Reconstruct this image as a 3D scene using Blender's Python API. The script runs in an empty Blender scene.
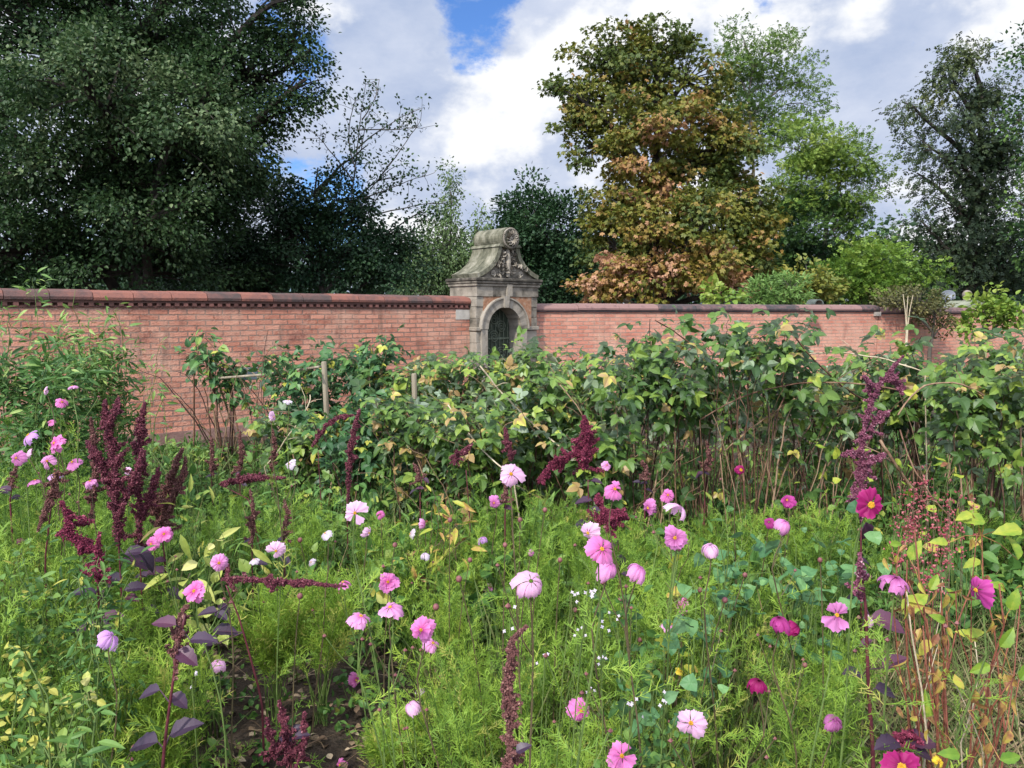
import bpy, math, random
import numpy as np
from mathutils import Vector
R = math.radians
rng = np.random.default_rng(7)
U = rng.uniform
G = rng.normal
scene = bpy.context.scene
COL = scene.collection
CAMH = 1.75
F = 740.0
PITCH = math.atan(72 / F)
CT, ST = math.cos(PITCH), math.sin(PITCH)


def at(px, py, Y):
    """the point at depth Y that stands on the line of sight through a pixel"""
    cx, cy = (px - 512) / F, (384 - py) / F
    t = Y / (CT + cy * ST)
    return np.array([cx * t, Y, CAMH + t * (-ST + cy * CT)])


def unit(v):
    v = np.asarray(v, float)
    return v / np.maximum(np.linalg.norm(v, axis=-1, keepdims=True), 1e-9)


# ------------------------------------------------------------------ mesh collector
class M:
    def __init__(s):
        s.V, s.L, s.C, s.T, s.K, s.n = [], [], [], [], [], 0

    def add(s, v, faces, tint=0.5, mat=0):
        v = np.asarray(v, float)
        s.V.append(v)
        s.T.append(np.broadcast_to(np.asarray(tint, float), (len(v),)))
        for f in faces:
            f = np.atleast_2d(np.asarray(f, int))
            s.L.append((f + s.n).ravel())
            s.C.append(np.full(len(f), f.shape[1]))
            s.K.append(np.full(len(f), mat))
        s.n += len(v)
        return s

    def inst(s, tpl, P, D, N, S, tint=0.5, W=1.0, mat=0):
        tv, tf, tt = tpl
        P = np.atleast_2d(P); k = len(P)
        if k == 0: return s
        D = unit(np.broadcast_to(D, (k, 3)))
        side = unit(np.cross(D, np.broadcast_to(N, (k, 3)) + 1e-5))
        Nn = np.cross(side, D)
        S = np.broadcast_to(S, (k,)).reshape(k, 1, 1); W = np.broadcast_to(W, (k,)).reshape(k, 1, 1)
        v = P[:, None, :] + S * (tv[None, :, 0:1] * W * side[:, None, :] + tv[None, :, 1:2] * D[:, None, :] + tv[None, :, 2:3] * Nn[:, None, :])
        m = len(tv)
        t = np.broadcast_to(np.asarray(tint, float), (k,))[:, None] + tt[None, :]
        off = (np.arange(k) * m)[:, None, None]
        faces = [(f[None] + off).reshape(-1, f.shape[1]) for f in tf]
        return s.add(v.reshape(-1, 3), faces, t.ravel(), mat)

    def tube(s, pts, rads, n=5, tint=0.5, mat=0, cap=True):
        pts = np.asarray(pts, float); k = len(pts)
        rads = np.broadcast_to(rads, (k,))
        tan = unit(np.gradient(pts, axis=0))
        ref = np.array([0.31, 0.17, 0.93]) if abs(tan[:, 2]).mean() < .8 else np.array([0.93, .31, .17])
        a = unit(np.cross(tan, ref)); b = np.cross(tan, a)
        th = np.linspace(0, 2 * np.pi, n, endpoint=False)
        ring = pts[:, None] + rads[:, None, None] * (np.cos(th)[None, :, None] * a[:, None] + np.sin(th)[None, :, None] * b[:, None])
        i = np.arange(k - 1)[:, None] * n; j = np.arange(n)[None]; j2 = (j + 1) % n
        q = np.stack([i + j, i + j2, i + n + j2, i + n + j], -1).reshape(-1, 4)
        f = [q]
        if cap and n > 2: f += [np.arange(n)[::-1][None], (np.arange(n) + (k - 1) * n)[None]]
        return s.add(ring.reshape(-1, 3), f, tint, mat)

    def box(s, x0, x1, y0, y1, z0, z1, tint=0.5, mat=0, jit=0.0, bev=0.0):
        b = bev
        if b:
            vs = []
            for z, i in ((z0, b), (z0 + b, 0), (z1 - b, 0), (z1, b)):
                for (x, y) in ((x0 + i, y0 + i), (x1 - i, y0 + i), (x1 - i, y1 - i), (x0 + i, y1 - i)):
                    vs.append((x, y, z))
            v = np.array(vs)
            f = [(3, 2, 1, 0), (12, 13, 14, 15)]
            for l in range(3):
                for c in range(4):
                    f.append((l * 4 + c, l * 4 + (c + 1) % 4, l * 4 + 4 + (c + 1) % 4, l * 4 + 4 + c))
        else:
            v = np.array([(x, y, z) for z in (z0, z1) for (x, y) in ((x0, y0), (x1, y0), (x1, y1), (x0, y1))], float)
            f = [(3, 2, 1, 0), (4, 5, 6, 7), (0, 1, 5, 4), (1, 2, 6, 5), (2, 3, 7, 6), (3, 0, 4, 7)]
        if jit: v = v + U(-jit, jit, v.shape)
        return s.add(v, [np.array(f)], tint, mat)

    def prism(s, poly, y0, y1, tint=0.5, mat=0):
        """2D outline (x, z) counter-clockwise seen from -y, extruded from y0 to y1"""
        p = np.asarray(poly, float); k = len(p)
        v = np.vstack([np.c_[p[:, 0], np.full(k, y0), p[:, 1]], np.c_[p[:, 0], np.full(k, y1), p[:, 1]]])
        i = np.arange(k); j = (i + 1) % k
        return s.add(v, [i[None], (i[::-1] + k)[None], np.stack([j, i, i + k, j + k], -1)], tint, mat)

    def lathe(s, prof, c=(0, 0, 0), n=20, tint=0.5, mat=0):
        p = np.asarray(prof, float); k = len(p)
        th = np.linspace(0, 2 * np.pi, n, endpoint=False)
        v = np.stack([p[:, None, 0] * np.cos(th), p[:, None, 0] * np.sin(th), np.repeat(p[:, 1:2], n, 1)], -1) + np.asarray(c)
        i = np.arange(k - 1)[:, None] * n; j = np.arange(n)[None]; j2 = (j + 1) % n
        return s.add(v.reshape(-1, 3), [np.stack([i + j, i + j2, i + n + j2, i + n + j], -1).reshape(-1, 4)], tint, mat)

    def build(s, name, mats, parent=None, loc=(0, 0, 0), smooth=False, rotz=None):
        if not isinstance(mats, (list, tuple)): mats = [mats]
        me = bpy.data.meshes.new(name)
        if s.V:
            V = np.vstack(s.V) - np.asarray(loc, float)
            L = np.concatenate(s.L); C = np.concatenate(s.C); K = np.concatenate(s.K)
            me.vertices.add(len(V)); me.vertices.foreach_set('co', V.astype(np.float32).ravel())
            me.loops.add(len(L)); me.loops.foreach_set('vertex_index', L.astype(np.int32))
            me.polygons.add(len(C))
            st = np.concatenate([[0], np.cumsum(C)[:-1]])
            me.polygons.foreach_set('loop_start', st.astype(np.int32)); me.polygons.foreach_set('loop_total', C.astype(np.int32))
            me.polygons.foreach_set('material_index', K.astype(np.int32))
            me.polygons.foreach_set('use_smooth', np.full(len(C), bool(smooth)))
            a = me.attributes.new('tint', 'FLOAT', 'POINT'); a.data.foreach_set('value', np.concatenate(s.T).astype(np.float32))
            me.update(calc_edges=True)
        for m in mats: me.materials.append(m)
        o = bpy.data.objects.new(name, me); COL.objects.link(o)
        if parent is not None: o.parent = parent
        else: o.location = loc
        return o


def tag(o, label=None, cat=None, group=None, kind=None):
    if label: o['label'] = label
    if cat: o['category'] = cat
    if group: o['group'] = group
    if kind: o['kind'] = kind
    return o


def thing(name, label, cat, loc=(0, 0, 0), group=None, rotz=0.0):
    o = bpy.data.objects.new(name, None); COL.objects.link(o)
    o.empty_display_size = .1; o.location = loc; o.rotation_euler = (0, 0, rotz)
    return tag(o, label, cat, group)


def copy_thing(root, loc, rotz, label, scale=None):
    r = root.copy(); COL.objects.link(r); r.location = loc; r.rotation_euler = (0, 0, rotz); r['label'] = label
    if scale: r.scale = (scale,) * 3
    for ch in list(root.children):
        c = ch.copy(); COL.objects.link(c); c.parent = r
        for g in list(ch.children):
            d = g.copy(); COL.objects.link(d); d.parent = c
    return r


# ------------------------------------------------------------------ materials
def newmat(name):
    m = bpy.data.materials.new(name); m.use_nodes = True
    nt = m.node_tree; nt.nodes.clear()
    out = nt.nodes.new('ShaderNodeOutputMaterial')
    return m, nt, out


def ramp(nt, stops, fac, interp='LINEAR'):
    r = nt.nodes.new('ShaderNodeValToRGB'); r.color_ramp.interpolation = interp
    e = r.color_ramp.elements
    while len(e) < len(stops): e.new(0.5)
    for i, (p, c) in enumerate(stops):
        e[i].position = p; e[i].color = (*c, 1)
    nt.links.new(fac, r.inputs[0])
    return r.outputs[0]


def leafmat(name, stops, rough=.5, trans=.3, back=None, spec=.35, noise=0.0, nscale=20):
    m, nt, out = newmat(name); N = nt.nodes.new; Lk = nt.links.new
    a = N('ShaderNodeAttribute'); a.attribute_name = 'tint'
    fac = a.outputs['Fac']
    if noise:
        tc = N('ShaderNodeTexCoord'); nz = N('ShaderNodeTexNoise'); nz.inputs['Scale'].default_value = nscale; nz.inputs['Detail'].default_value = 3
        Lk(tc.outputs['Object'], nz.inputs['Vector'])
        ma = N('ShaderNodeMath'); ma.operation = 'MULTIPLY_ADD'; Lk(nz.outputs['Fac'], ma.inputs[0]); ma.inputs[1].default_value = noise; 
        mb = N('ShaderNodeMath'); mb.operation = 'SUBTRACT'; Lk(fac, mb.inputs[0]); mb.inputs[1].default_value = noise / 2
        Lk(mb.outputs[0], ma.inputs[2]); fac = ma.outputs[0]
    c = ramp(nt, stops, fac)
    if back:
        g = N('ShaderNodeNewGeometry'); mx = N('ShaderNodeMix'); mx.data_type = 'RGBA'
        k = N('ShaderNodeMath'); k.operation = 'MULTIPLY'; Lk(g.outputs['Backfacing'], k.inputs[0]); k.inputs[1].default_value = .6
        Lk(k.outputs[0], mx.inputs[0]); Lk(c, mx.inputs[6]); mx.inputs[7].default_value = (*back, 1); c = mx.outputs[2]
    b = N('ShaderNodeBsdfPrincipled'); b.inputs['Roughness'].default_value = rough; b.inputs['Specular IOR Level'].default_value = spec
    Lk(c, b.inputs['Base Color'])
    sh = b.outputs[0]
    if trans:
        t = N('ShaderNodeBsdfTranslucent'); Lk(c, t.inputs[0]); mix = N('ShaderNodeMixShader'); mix.inputs[0].default_value = trans
        Lk(b.outputs[0], mix.inputs[1]); Lk(t.outputs[0], mix.inputs[2]); sh = mix.outputs[0]
    Lk(sh, out.inputs[0])
    return m


def surfmat(name, c1, c2, scale=5, rough=.8, bump=.3, bscale=None, c3=None, tintw=0.0, dist=.01, stretch=None):
    """noise-mottled solid surface"""
    m, nt, out = newmat(name); N = nt.nodes.new; Lk = nt.links.new
    tc = N('ShaderNodeTexCoord'); v = tc.outputs['Object']
    if stretch:
        mp = N('ShaderNodeMapping'); mp.inputs['Scale'].default_value = stretch; Lk(v, mp.inputs[0]); v = mp.outputs[0]
    nz = N('ShaderNodeTexNoise'); nz.inputs['Scale'].default_value = scale; nz.inputs['Detail'].default_value = 8; nz.inputs['Roughness'].default_value = .65
    Lk(v, nz.inputs['Vector'])
    fac = nz.outputs['Fac']
    if tintw:
        a = N('ShaderNodeAttribute'); a.attribute_name = 'tint'
        s1 = N('ShaderNodeMath'); s1.operation = 'SUBTRACT'; Lk(a.outputs['Fac'], s1.inputs[0]); s1.inputs[1].default_value = .5
        s2 = N('ShaderNodeMath'); s2.operation = 'MULTIPLY_ADD'; Lk(s1.outputs[0], s2.inputs[0]); s2.inputs[1].default_value = tintw; Lk(fac, s2.inputs[2]); fac = s2.outputs[0]
    st = [(.3, c1), (.7, c2)] if c3 is None else [(.3, c1), (.5, c2), (.68, c3)]
    c = ramp(nt, st, fac)
    b = N('ShaderNodeBsdfPrincipled'); b.inputs['Roughness'].default_value = rough; b.inputs['Specular IOR Level'].default_value = .3
    Lk(c, b.inputs['Base Color'])
    n2 = N('ShaderNodeTexNoise'); n2.inputs['Scale'].default_value = bscale or scale * 6; n2.inputs['Detail'].default_value = 6; Lk(v, n2.inputs['Vector'])
    bp = N('ShaderNodeBump'); bp.inputs['Strength'].default_value = bump; bp.inputs['Distance'].default_value = dist
    Lk(n2.outputs['Fac'], bp.inputs['Height']); Lk(bp.outputs[0], b.inputs['Normal'])
    Lk(b.outputs[0], out.inputs[0])
    return m


def brickmat(name, c1, c2, mortar, dirty=.5):
    m, nt, out = newmat(name); N = nt.nodes.new; Lk = nt.links.new
    tc = N('ShaderNodeTexCoord'); sp = N('ShaderNodeSeparateXYZ'); cb = N('ShaderNodeCombineXYZ')
    Lk(tc.outputs['Object'], sp.inputs[0])
    # end faces run along y: add y so they get courses too
    ad = N('ShaderNodeMath'); ad.operation = 'ADD'; Lk(sp.outputs[0], ad.inputs[0]); Lk(sp.outputs[1], ad.inputs[1])
    Lk(ad.outputs[0], cb.inputs[0]); Lk(sp.outputs[2], cb.inputs[1])
    wob = N('ShaderNodeTexNoise'); wob.inputs['Scale'].default_value = 3.1; wob.inputs['Detail'].default_value = 4
    Lk(cb.outputs[0], wob.inputs['Vector'])
    vm = N('ShaderNodeVectorMath'); vm.operation = 'MULTIPLY_ADD'; Lk(wob.outputs['Color'], vm.inputs[0]); vm.inputs[1].default_value = (.03, .022, 0); Lk(cb.outputs[0], vm.inputs[2])
    bt = N('ShaderNodeTexBrick'); Lk(vm.outputs[0], bt.inputs['Vector'])
    bt.inputs['Scale'].default_value = 1; bt.inputs['Brick Width'].default_value = .235; bt.inputs['Row Height'].default_value = .075
    bt.inputs['Mortar Size'].default_value = .010; bt.inputs['Mortar Smooth'].default_value = .3; bt.inputs['Bias'].default_value = 0
    bt.inputs['Color1'].default_value = (*c1, 1); bt.inputs['Color2'].default_value = (*c2, 1); bt.inputs['Mortar'].default_value = (*mortar, 1)
    # large and small scale weathering
    def noise(sc, det=6, ro=.6):
        n = N('ShaderNodeTexNoise'); n.inputs['Scale'].default_value = sc; n.inputs['Detail'].default_value = det; n.inputs['Roughness'].default_value = ro
        Lk(cb.outputs[0], n.inputs['Vector']); return n.outputs['Fac']
    def mix(a, bcol, fac, blend='MIX'):
        x = N('ShaderNodeMix'); x.data_type = 'RGBA'; x.blend_type = blend
        Lk(fac, x.inputs[0])
        if isinstance(a, tuple): x.inputs[6].default_value = (*a, 1)
        else: Lk(a, x.inputs[6])
        if isinstance(bcol, tuple): x.inputs[7].default_value = (*bcol, 1)
        else: Lk(bcol, x.inputs[7])
        return x.outputs[2]
    def rng_(f, lo, hi, o0, o1):
        x = N('ShaderNodeMapRange'); Lk(f, x.inputs[0]); x.inputs[1].default_value = lo; x.inputs[2].default_value = hi; x.inputs[3].default_value = o0; x.inputs[4].default_value = o1
        return x.outputs[0]
    c = bt.outputs['Color']
    c = mix(c, (.56, .36, .26), rng_(noise(1.3, 8, .7), .44, .64, 0, .6))          # lime bloom
    c = mix(c, (.20, .075, .055), rng_(noise(2.3, 8, .75), .53, .68, 0, dirty))   # darker soot patches
    c = mix(c, (.12, .08, .07), rng_(noise(7, 8, .75), .56, .7, 0, dirty))
    mpn = N('ShaderNodeMapping'); mpn.inputs['Scale'].default_value = (7, 1.1, 1); Lk(cb.outputs[0], mpn.inputs[0])
    st_ = N('ShaderNodeTexNoise'); st_.inputs['Scale'].default_value = 1; st_.inputs['Detail'].default_value = 6; Lk(mpn.outputs[0], st_.inputs['Vector'])
    c = mix(c, (.16, .10, .075), rng_(st_.outputs['Fac'], .56, .72, 0, dirty * .7))   # rain streaks
    c = mix(c, (.46, .14, .07), rng_(noise(14, 3, .5), .58, .7, 0, .45))
    b = N('ShaderNodeBsdfPrincipled'); b.inputs['Roughness'].default_value = .9; b.inputs['Specular IOR Level'].default_value = .2
    Lk(c, b.inputs['Base Color'])
    h = N('ShaderNodeMath'); h.operation = 'MULTIPLY_ADD'; Lk(bt.outputs['Fac'], h.inputs[0]); h.inputs[1].default_value = -1.0; Lk(noise(40, 5), h.inputs[2])
    bp = N('ShaderNodeBump'); bp.inputs['Strength'].default_value = 1; bp.inputs['Distance'].default_value = .012
    Lk(h.outputs[0], bp.inputs['Height']); Lk(bp.outputs[0], b.inputs['Normal'])
    Lk(b.outputs[0], out.inputs[0])
    return m


# ------------------------------------------------------------------ leaf shapes (unit length along +y, face up +z)
def T(v, f, t=None):
    v = np.array(v, float)
    byc = {}
    for q in f: byc.setdefault(len(q), []).append(q)
    return v, [np.array(x) for x in byc.values()], (np.zeros(len(v)) if t is None else np.array(t, float))


DIAMOND = T([(0, 0, 0), (.32, .45, .1), (0, 1, 0), (-.32, .45, .1)], [(0, 1, 2), (0, 2, 3)])


def ovate(w=.36, n=5, fold=.12, curl=.25, tip=1.0, serr=0.0):
    ys = np.linspace(0, 1, n + 1)
    v, f, t = [], [], []
    for i, y in enumerate(ys):
        ww = w * math.sin(math.pi * min(1, y ** .75)) ** .8 * (1 if y < .98 else 0) if 0 < y < 1 else 0
        if serr and i % 2: ww *= 1 - serr
        z = -curl * y * y
        v += [(-ww, y, z + fold * ww / w), (0, y, z), (ww, y, z + fold * ww / w)]
        t += [.0, .06, .0]
    for i in range(n):
        a = i * 3
        if i == 0: f += [(1, 4, 3), (1, 5, 4)]
        elif i == n - 1: f += [(a, a + 1, a + 4), (a + 1, a + 2, a + 4)]
        else: f += [(a, a + 1, a + 4, a + 3), (a + 1, a + 2, a + 5, a + 4)]
    return T(v, f, t)


def combine(tpl, places):
    """several copies of a leaf shape in one: places = (x, y, angle, size, tilt)"""
    V, Fs, Ts, n = [], [], [], 0
    tv, tf, tt = tpl
    for (x, y, a, s, zt) in places:
        c, d = math.cos(a), math.sin(a)
        vx = tv[:, 0] * c + tv[:, 1] * d; vy = -tv[:, 0] * d + tv[:, 1] * c
        V.append(np.c_[vx * s + x, vy * s + y, tv[:, 2] * s + zt * np.hypot(vx, vy) * s])
        Ts.append(tt); Fs.append([q + n for q in tf]); n += len(tv)
    out = {}
    for fl in Fs:
        for q in fl: out.setdefault(q.shape[1], []).append(q)
    return np.vstack(V), [np.vstack(q) for q in out.values()], np.concatenate(Ts)


OVATE = ovate(.34, 4, .1, .2)
OVATE_FINE = ovate(.36, 8, .13, .3, serr=.14)
LANCE = ovate(.13, 4, .04, .3)
TRIFOLI = combine(ovate(.36, 6, .13, .22, serr=.12), [(0, .35, 0, .65, 0), (0, .32, 1.35, .52, -.1), (0, .32, -1.35, .52, -.1)])
PALMATE = combine(DIAMOND, [(0, 0, a, s, -.35) for a, s in ((0, 1), (.8, .9), (-.8, .9), (1.7, .65), (-1.7, .65))])
SPRAY = combine(DIAMOND, [(0, .1, .9, .5, .1), (0, .3, -.9, .5, -.1), (0, .5, .8, .45, .1), (0, .65, -.8, .45, 0), (0, .6, 0, .5, 0)])


def lobed():
    """rounded three-lobed leaf"""
    k = 15; v = [(0, .45, 0)]; t = [.1]
    for i in range(k):
        a = 2 * math.pi * i / k
        r = .42 * (1 + .16 * math.cos(3 * a) + .10 * math.cos(9 * a))
        v.append((r * math.sin(a), .45 + r * math.cos(a), .05 * math.sin(3 * a) + .06)); t.append(0)
    f = [(0, 1 + (i + 1) % k, 1 + i) for i in range(k)]
    return T(v, f, t)


LOBED = lobed()


def frond(seed):
    """one feathery cosmos leaf: a curved rib carrying forked hair-thin pinnae"""
    r = np.random.default_rng(seed); v, f = [], []
    def fil(p, d, L, w, c=0.0):
        d = unit(d); s = unit(np.cross(d, (0.1, 0.2, 1))) * w
        m = p + d * L * .5 + np.array([0, 0, c * L]); i = len(v)
        v.extend([p - s, p + s, m + s * .8, m - s * .8, p + d * L - np.array([0, 0, abs(c) * L * .3])]); f.append((i, i + 1, i + 2)); f.append((i, i + 2, i + 3)); f.append((i + 3, i + 2, i + 4))
    bend = r.uniform(-.25, .05); sx = r.uniform(-.2, .2)
    rib = lambda y: np.array([sx * y * y, y, bend * y * y])
    a = rib(.5); fil(np.zeros(3), a, np.linalg.norm(a), .013); fil(a, rib(1.) - a, .52, .012)
    y = .16
    while y < .96:
        for sg in ((-1, 1) if r.uniform() < .6 else (r.choice((-1, 1)),)):
            L = r.uniform(.22, .48) * (1.1 - .5 * y); p = rib(y)
            d = unit(np.array([sg * r.uniform(.4, 1.1), r.uniform(.5, 1.3), r.uniform(-.7, .8)]))
            fil(p, d, L, .0125, r.uniform(-.12, .12))
            for q in range(r.integers(0, 3)):
                d2 = unit(d + r.normal(0, .5, 3)); fil(p + d * L * r.uniform(.25, .7), d2, L * r.uniform(.35, .7), .012, r.uniform(-.1, .1))
        y += r.uniform(.07, .15)
    return T(v, f)


FRONDS = [frond(s_) for s_ in range(6)]


def feather(mm, P, D, N_, S, TT):
    k = rng.integers(0, 6, len(P)); S = np.broadcast_to(S, (len(P),)); TT = np.broadcast_to(TT, (len(P),))
    for q in range(6):
        c = k == q
        if c.any(): mm.inst(FRONDS[q], P[c], D[c], N_[c], S[c], TT[c])



def rdir(n, up=0.0, sp=1.0):
    d = G(0, 1, (n, 3)) * sp + np.array([0, 0, up])
    return unit(d)


def bez(a, b, c, n=8):
    t = np.linspace(0, 1, n)[:, None]
    return (1 - t) ** 2 * a + 2 * t * (1 - t) * b + t * t * c


def wobble(p, s):
    p = np.array(p, float); k = len(p)
    w = np.cumsum(G(0, s, (k, 3)), axis=0); w[0] = 0
    return p + w * np.linspace(0, 1, k)[:, None] ** .5
# ------------------------------------------------------------------ camera, light, world
cam = bpy.data.cameras.new('camera'); co = bpy.data.objects.new('camera', cam); COL.objects.link(co)
cam.sensor_width = 36; cam.lens = 36 * F / 1024; cam.clip_start = .05; cam.clip_end = 2000
co.location = (0, 0, CAMH); co.rotation_euler = (math.pi / 2 - PITCH, 0, 0)
scene.camera = co
SUN_EL, SUN_AZ = 44, -152        # azimuth of the sun measured from +y towards +x
sd = np.array([math.sin(R(SUN_AZ)) * math.cos(R(SUN_EL)), math.cos(R(SUN_AZ)) * math.cos(R(SUN_EL)), math.sin(R(SUN_EL))])
sl = bpy.data.lights.new('sun', 'SUN'); sl.energy = 2.7; sl.angle = R(3); sl.color = (1, .95, .87)
so = bpy.data.objects.new('sun', sl); COL.objects.link(so)
so.rotation_euler = Vector(sd).to_track_quat('Z', 'Y').to_euler()

w = bpy.data.worlds.new('World'); scene.world = w; w.use_nodes = True
nt = w.node_tree; nt.nodes.clear(); N = nt.nodes.new; Lk = nt.links.new
wo = N('ShaderNodeOutputWorld'); bg = N('ShaderNodeBackground'); Lk(bg.outputs[0], wo.inputs[0]); bg.inputs[1].default_value = .1
sky = N('ShaderNodeTexSky'); sky.sky_type = 'NISHITA'; sky.sun_disc = False
sky.sun_elevation = R(SUN_EL); sky.sun_rotation = R(SUN_AZ)
tc = N('ShaderNodeTexCoord'); vec = tc.outputs['Generated']


def wnoise(scale, det, ro, off=(0, 0, 0), sz=1.6, dist=0):
    mp = N('ShaderNodeMapping'); mp.inputs['Location'].default_value = off; mp.inputs['Scale'].default_value = (1, 1, sz); Lk(vec, mp.inputs[0])
    n = N('ShaderNodeTexNoise'); n.inputs['Scale'].default_value = scale; n.inputs['Detail'].default_value = det; n.inputs['Roughness'].default_value = ro
    n.inputs['Distortion'].default_value = dist
    Lk(mp.outputs[0], n.inputs['Vector']); return n.outputs['Fac']


def wm(op, a, b, clamp=False):
    m = N('ShaderNodeMath'); m.operation = op; m.use_clamp = clamp
    for i, x in enumerate((a, b)):
        if isinstance(x, (int, float)): m.inputs[i].default_value = x
        else: Lk(x, m.inputs[i])
    return m.outputs[0]


def blob(px, py, r, amt):
    """a soft patch of cloud (or of clear sky) in one direction"""
    d = unit(at(px, py, 10) - np.array([0, 0, CAMH]))
    dp = N('ShaderNodeVectorMath'); dp.operation = 'DOT_PRODUCT'; Lk(vec, dp.inputs[0]); dp.inputs[1].default_value = tuple(d)
    mr = N('ShaderNodeMapRange'); mr.interpolation_type = 'SMOOTHSTEP'; Lk(dp.outputs['Value'], mr.inputs[0])
    mr.inputs[1].default_value = math.cos(r / F); mr.inputs[2].default_value = 1; mr.inputs[3].default_value = 0; mr.inputs[4].default_value = amt
    return mr.outputs[0]


def wmix(fac, a, b):
    x = N('ShaderNodeMix'); x.data_type = 'RGBA'; Lk(fac, x.inputs[0])
    for i, v in ((6, a), (7, b)):
        if isinstance(v, tuple): x.inputs[i].default_value = (*v, 1)
        else: Lk(v, x.inputs[i])
    return x.outputs[2]


cover = wm('ADD', wm('MULTIPLY', wnoise(4.6, 12, .62, (1.3, .4, .2)), 2.2), -.52)
for b_ in ((486, 18, 62, -.50), (312, 150, 80, -.42), (430, 20, 90, -.12), (326, 225, 50, -.3), (330, 230, 60, -.2), (800, -15, 60, -.26), (970, -25, 110, -.4), (300, 60, 60, -.12),
           (600, 0, 200, .15), (880, 120, 220, .25), (520, 130, 220, .2), (400, 90, 60, .12), (1000, 30, 60, .15)):
    cover = wm('ADD', cover, blob(*b_))
dens = N('ShaderNodeMapRange'); dens.interpolation_type = 'SMOOTHSTEP'; Lk(cover, dens.inputs[0]); dens.inputs[1].default_value = .26; dens.inputs[2].default_value = .50
base_n = wnoise(5.0, 12, .56, (.2, 2.1, .5), 1.5)
lit_n = wnoise(5.0, 12, .56, (.235, 2.1, .44), 1.5)
dif = wm('SUBTRACT', base_n, lit_n)
white = wm('ADD', wm('MULTIPLY', base_n, 1.5), wm('MULTIPLY', dif, 2.6))
white = wm('ADD', white, -.25)
for b_ in ((410, 120, 90, .20), (470, 90, 110, .22), (530, 60, 130, .26), (560, 30, 100, .06), (360, 30, 150, -.45), (330, 130, 120, -.35), (520, 190, 110, -.16), (880, 190, 160, -.16),
           (430, 30, 50, -.12), (700, 0, 90, .14), (990, 20, 70, .2), (860, 130, 200, -.06), (450, 150, 120, .12), (640, 20, 80, .08), (900, 10, 50, .15)):
    white = wm('ADD', white, blob(*b_))
wf = N('ShaderNodeMapRange'); wf.interpolation_type = 'SMOOTHSTEP'; Lk(white, wf.inputs[0]); wf.inputs[1].default_value = .34; wf.inputs[2].default_value = .98
tone = N('ShaderNodeMapRange'); Lk(wnoise(9, 10, .6, (3, 1, 2), 1.8), tone.inputs[0]); tone.inputs[1].default_value = .32; tone.inputs[2].default_value = .68
cloud = wmix(wf.outputs[0], wmix(tone.outputs[0], (2.5, 3.0, 4.15), (3.7, 4.05, 4.9)), (5.7, 5.75, 5.85))
# added fill light: sky brightened toward the sun side, unseen behind the camera
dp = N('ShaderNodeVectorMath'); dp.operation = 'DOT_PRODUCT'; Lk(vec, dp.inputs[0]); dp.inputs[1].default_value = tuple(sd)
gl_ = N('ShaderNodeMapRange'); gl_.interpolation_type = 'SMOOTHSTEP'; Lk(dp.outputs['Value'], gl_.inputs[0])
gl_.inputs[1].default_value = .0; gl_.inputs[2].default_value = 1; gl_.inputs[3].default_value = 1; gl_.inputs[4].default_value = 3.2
deep = N('ShaderNodeVectorMath'); deep.operation = 'MULTIPLY'; Lk(sky.outputs[0], deep.inputs[0]); deep.inputs[1].default_value = (.45, .68, 1.05)
final = wmix(dens.outputs[0], deep.outputs[0], cloud)
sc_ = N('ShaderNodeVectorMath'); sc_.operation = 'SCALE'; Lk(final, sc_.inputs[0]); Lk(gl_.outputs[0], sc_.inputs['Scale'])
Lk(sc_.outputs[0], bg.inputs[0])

scene.view_settings.view_transform = 'Standard'; scene.view_settings.look = 'None'; scene.view_settings.gamma = 1
scene.view_settings.exposure = .88
scene.render.engine = 'CYCLES'
scene.cycles.max_bounces = 6; scene.cycles.diffuse_bounces = 4; scene.cycles.transmission_bounces = 4; scene.cycles.use_denoising = True

# ------------------------------------------------------------------ ground
soil = surfmat('soil', (.018, .012, .008), (.05, .034, .022), 6, .95, .9, 60, (.09, .065, .045), dist=.03)
lawn = surfmat('lawn', (.03, .05, .012), (.06, .10, .02), 3, .95, .6, 80, (.09, .12, .04), dist=.02)
g = M(); xs = np.r_[-400, -60, np.linspace(-9, 12, 106), 60, 400]; ys = np.r_[-200, -20, np.linspace(-1, 18, 96), 60, 900]
X, Y_ = np.meshgrid(xs, ys)
Z = .03 * np.sin(X * 2.1 + 1) * np.sin(Y_ * 1.7) + .012 * np.sin(X * 9 + Y_ * 5) + .010 * np.sin(X * 17 - Y_ * 13) - .03
Z = np.where((abs(X) > 50) | (Y_ > 50) | (Y_ < -10), -.03, Z)
nx, ny = len(xs), len(ys); ii = (np.arange(ny - 1)[:, None] * nx + np.arange(nx - 1)[None]).ravel()
g.add(np.c_[X.ravel(), Y_.ravel(), Z.ravel()], [np.stack([ii, ii + 1, ii + nx + 1, ii + nx], -1)])
tag(g.build('ground', soil, smooth=True), kind='structure')

# ------------------------------------------------------------------ brick walls
brick = brickmat('old_brick', (.60, .275, .185), (.40, .155, .10), (.24, .155, .12), .85)
brick2 = brickmat('old_brick_smooth', (.56, .25, .175), (.42, .16, .11), (.32, .21, .165), .4)
cop = surfmat('coping_brick', (.07, .05, .045), (.13, .065, .055), 6, .8, .6, 60, (.22, .09, .065), tintw=.35, dist=.01)
cop2 = surfmat('coping_purple', (.05, .045, .045), (.13, .075, .072), 9, .8, .4, 60, (.22, .13, .115), tintw=.4, dist=.01)
WA = math.atan2(.652, .758)


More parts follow.
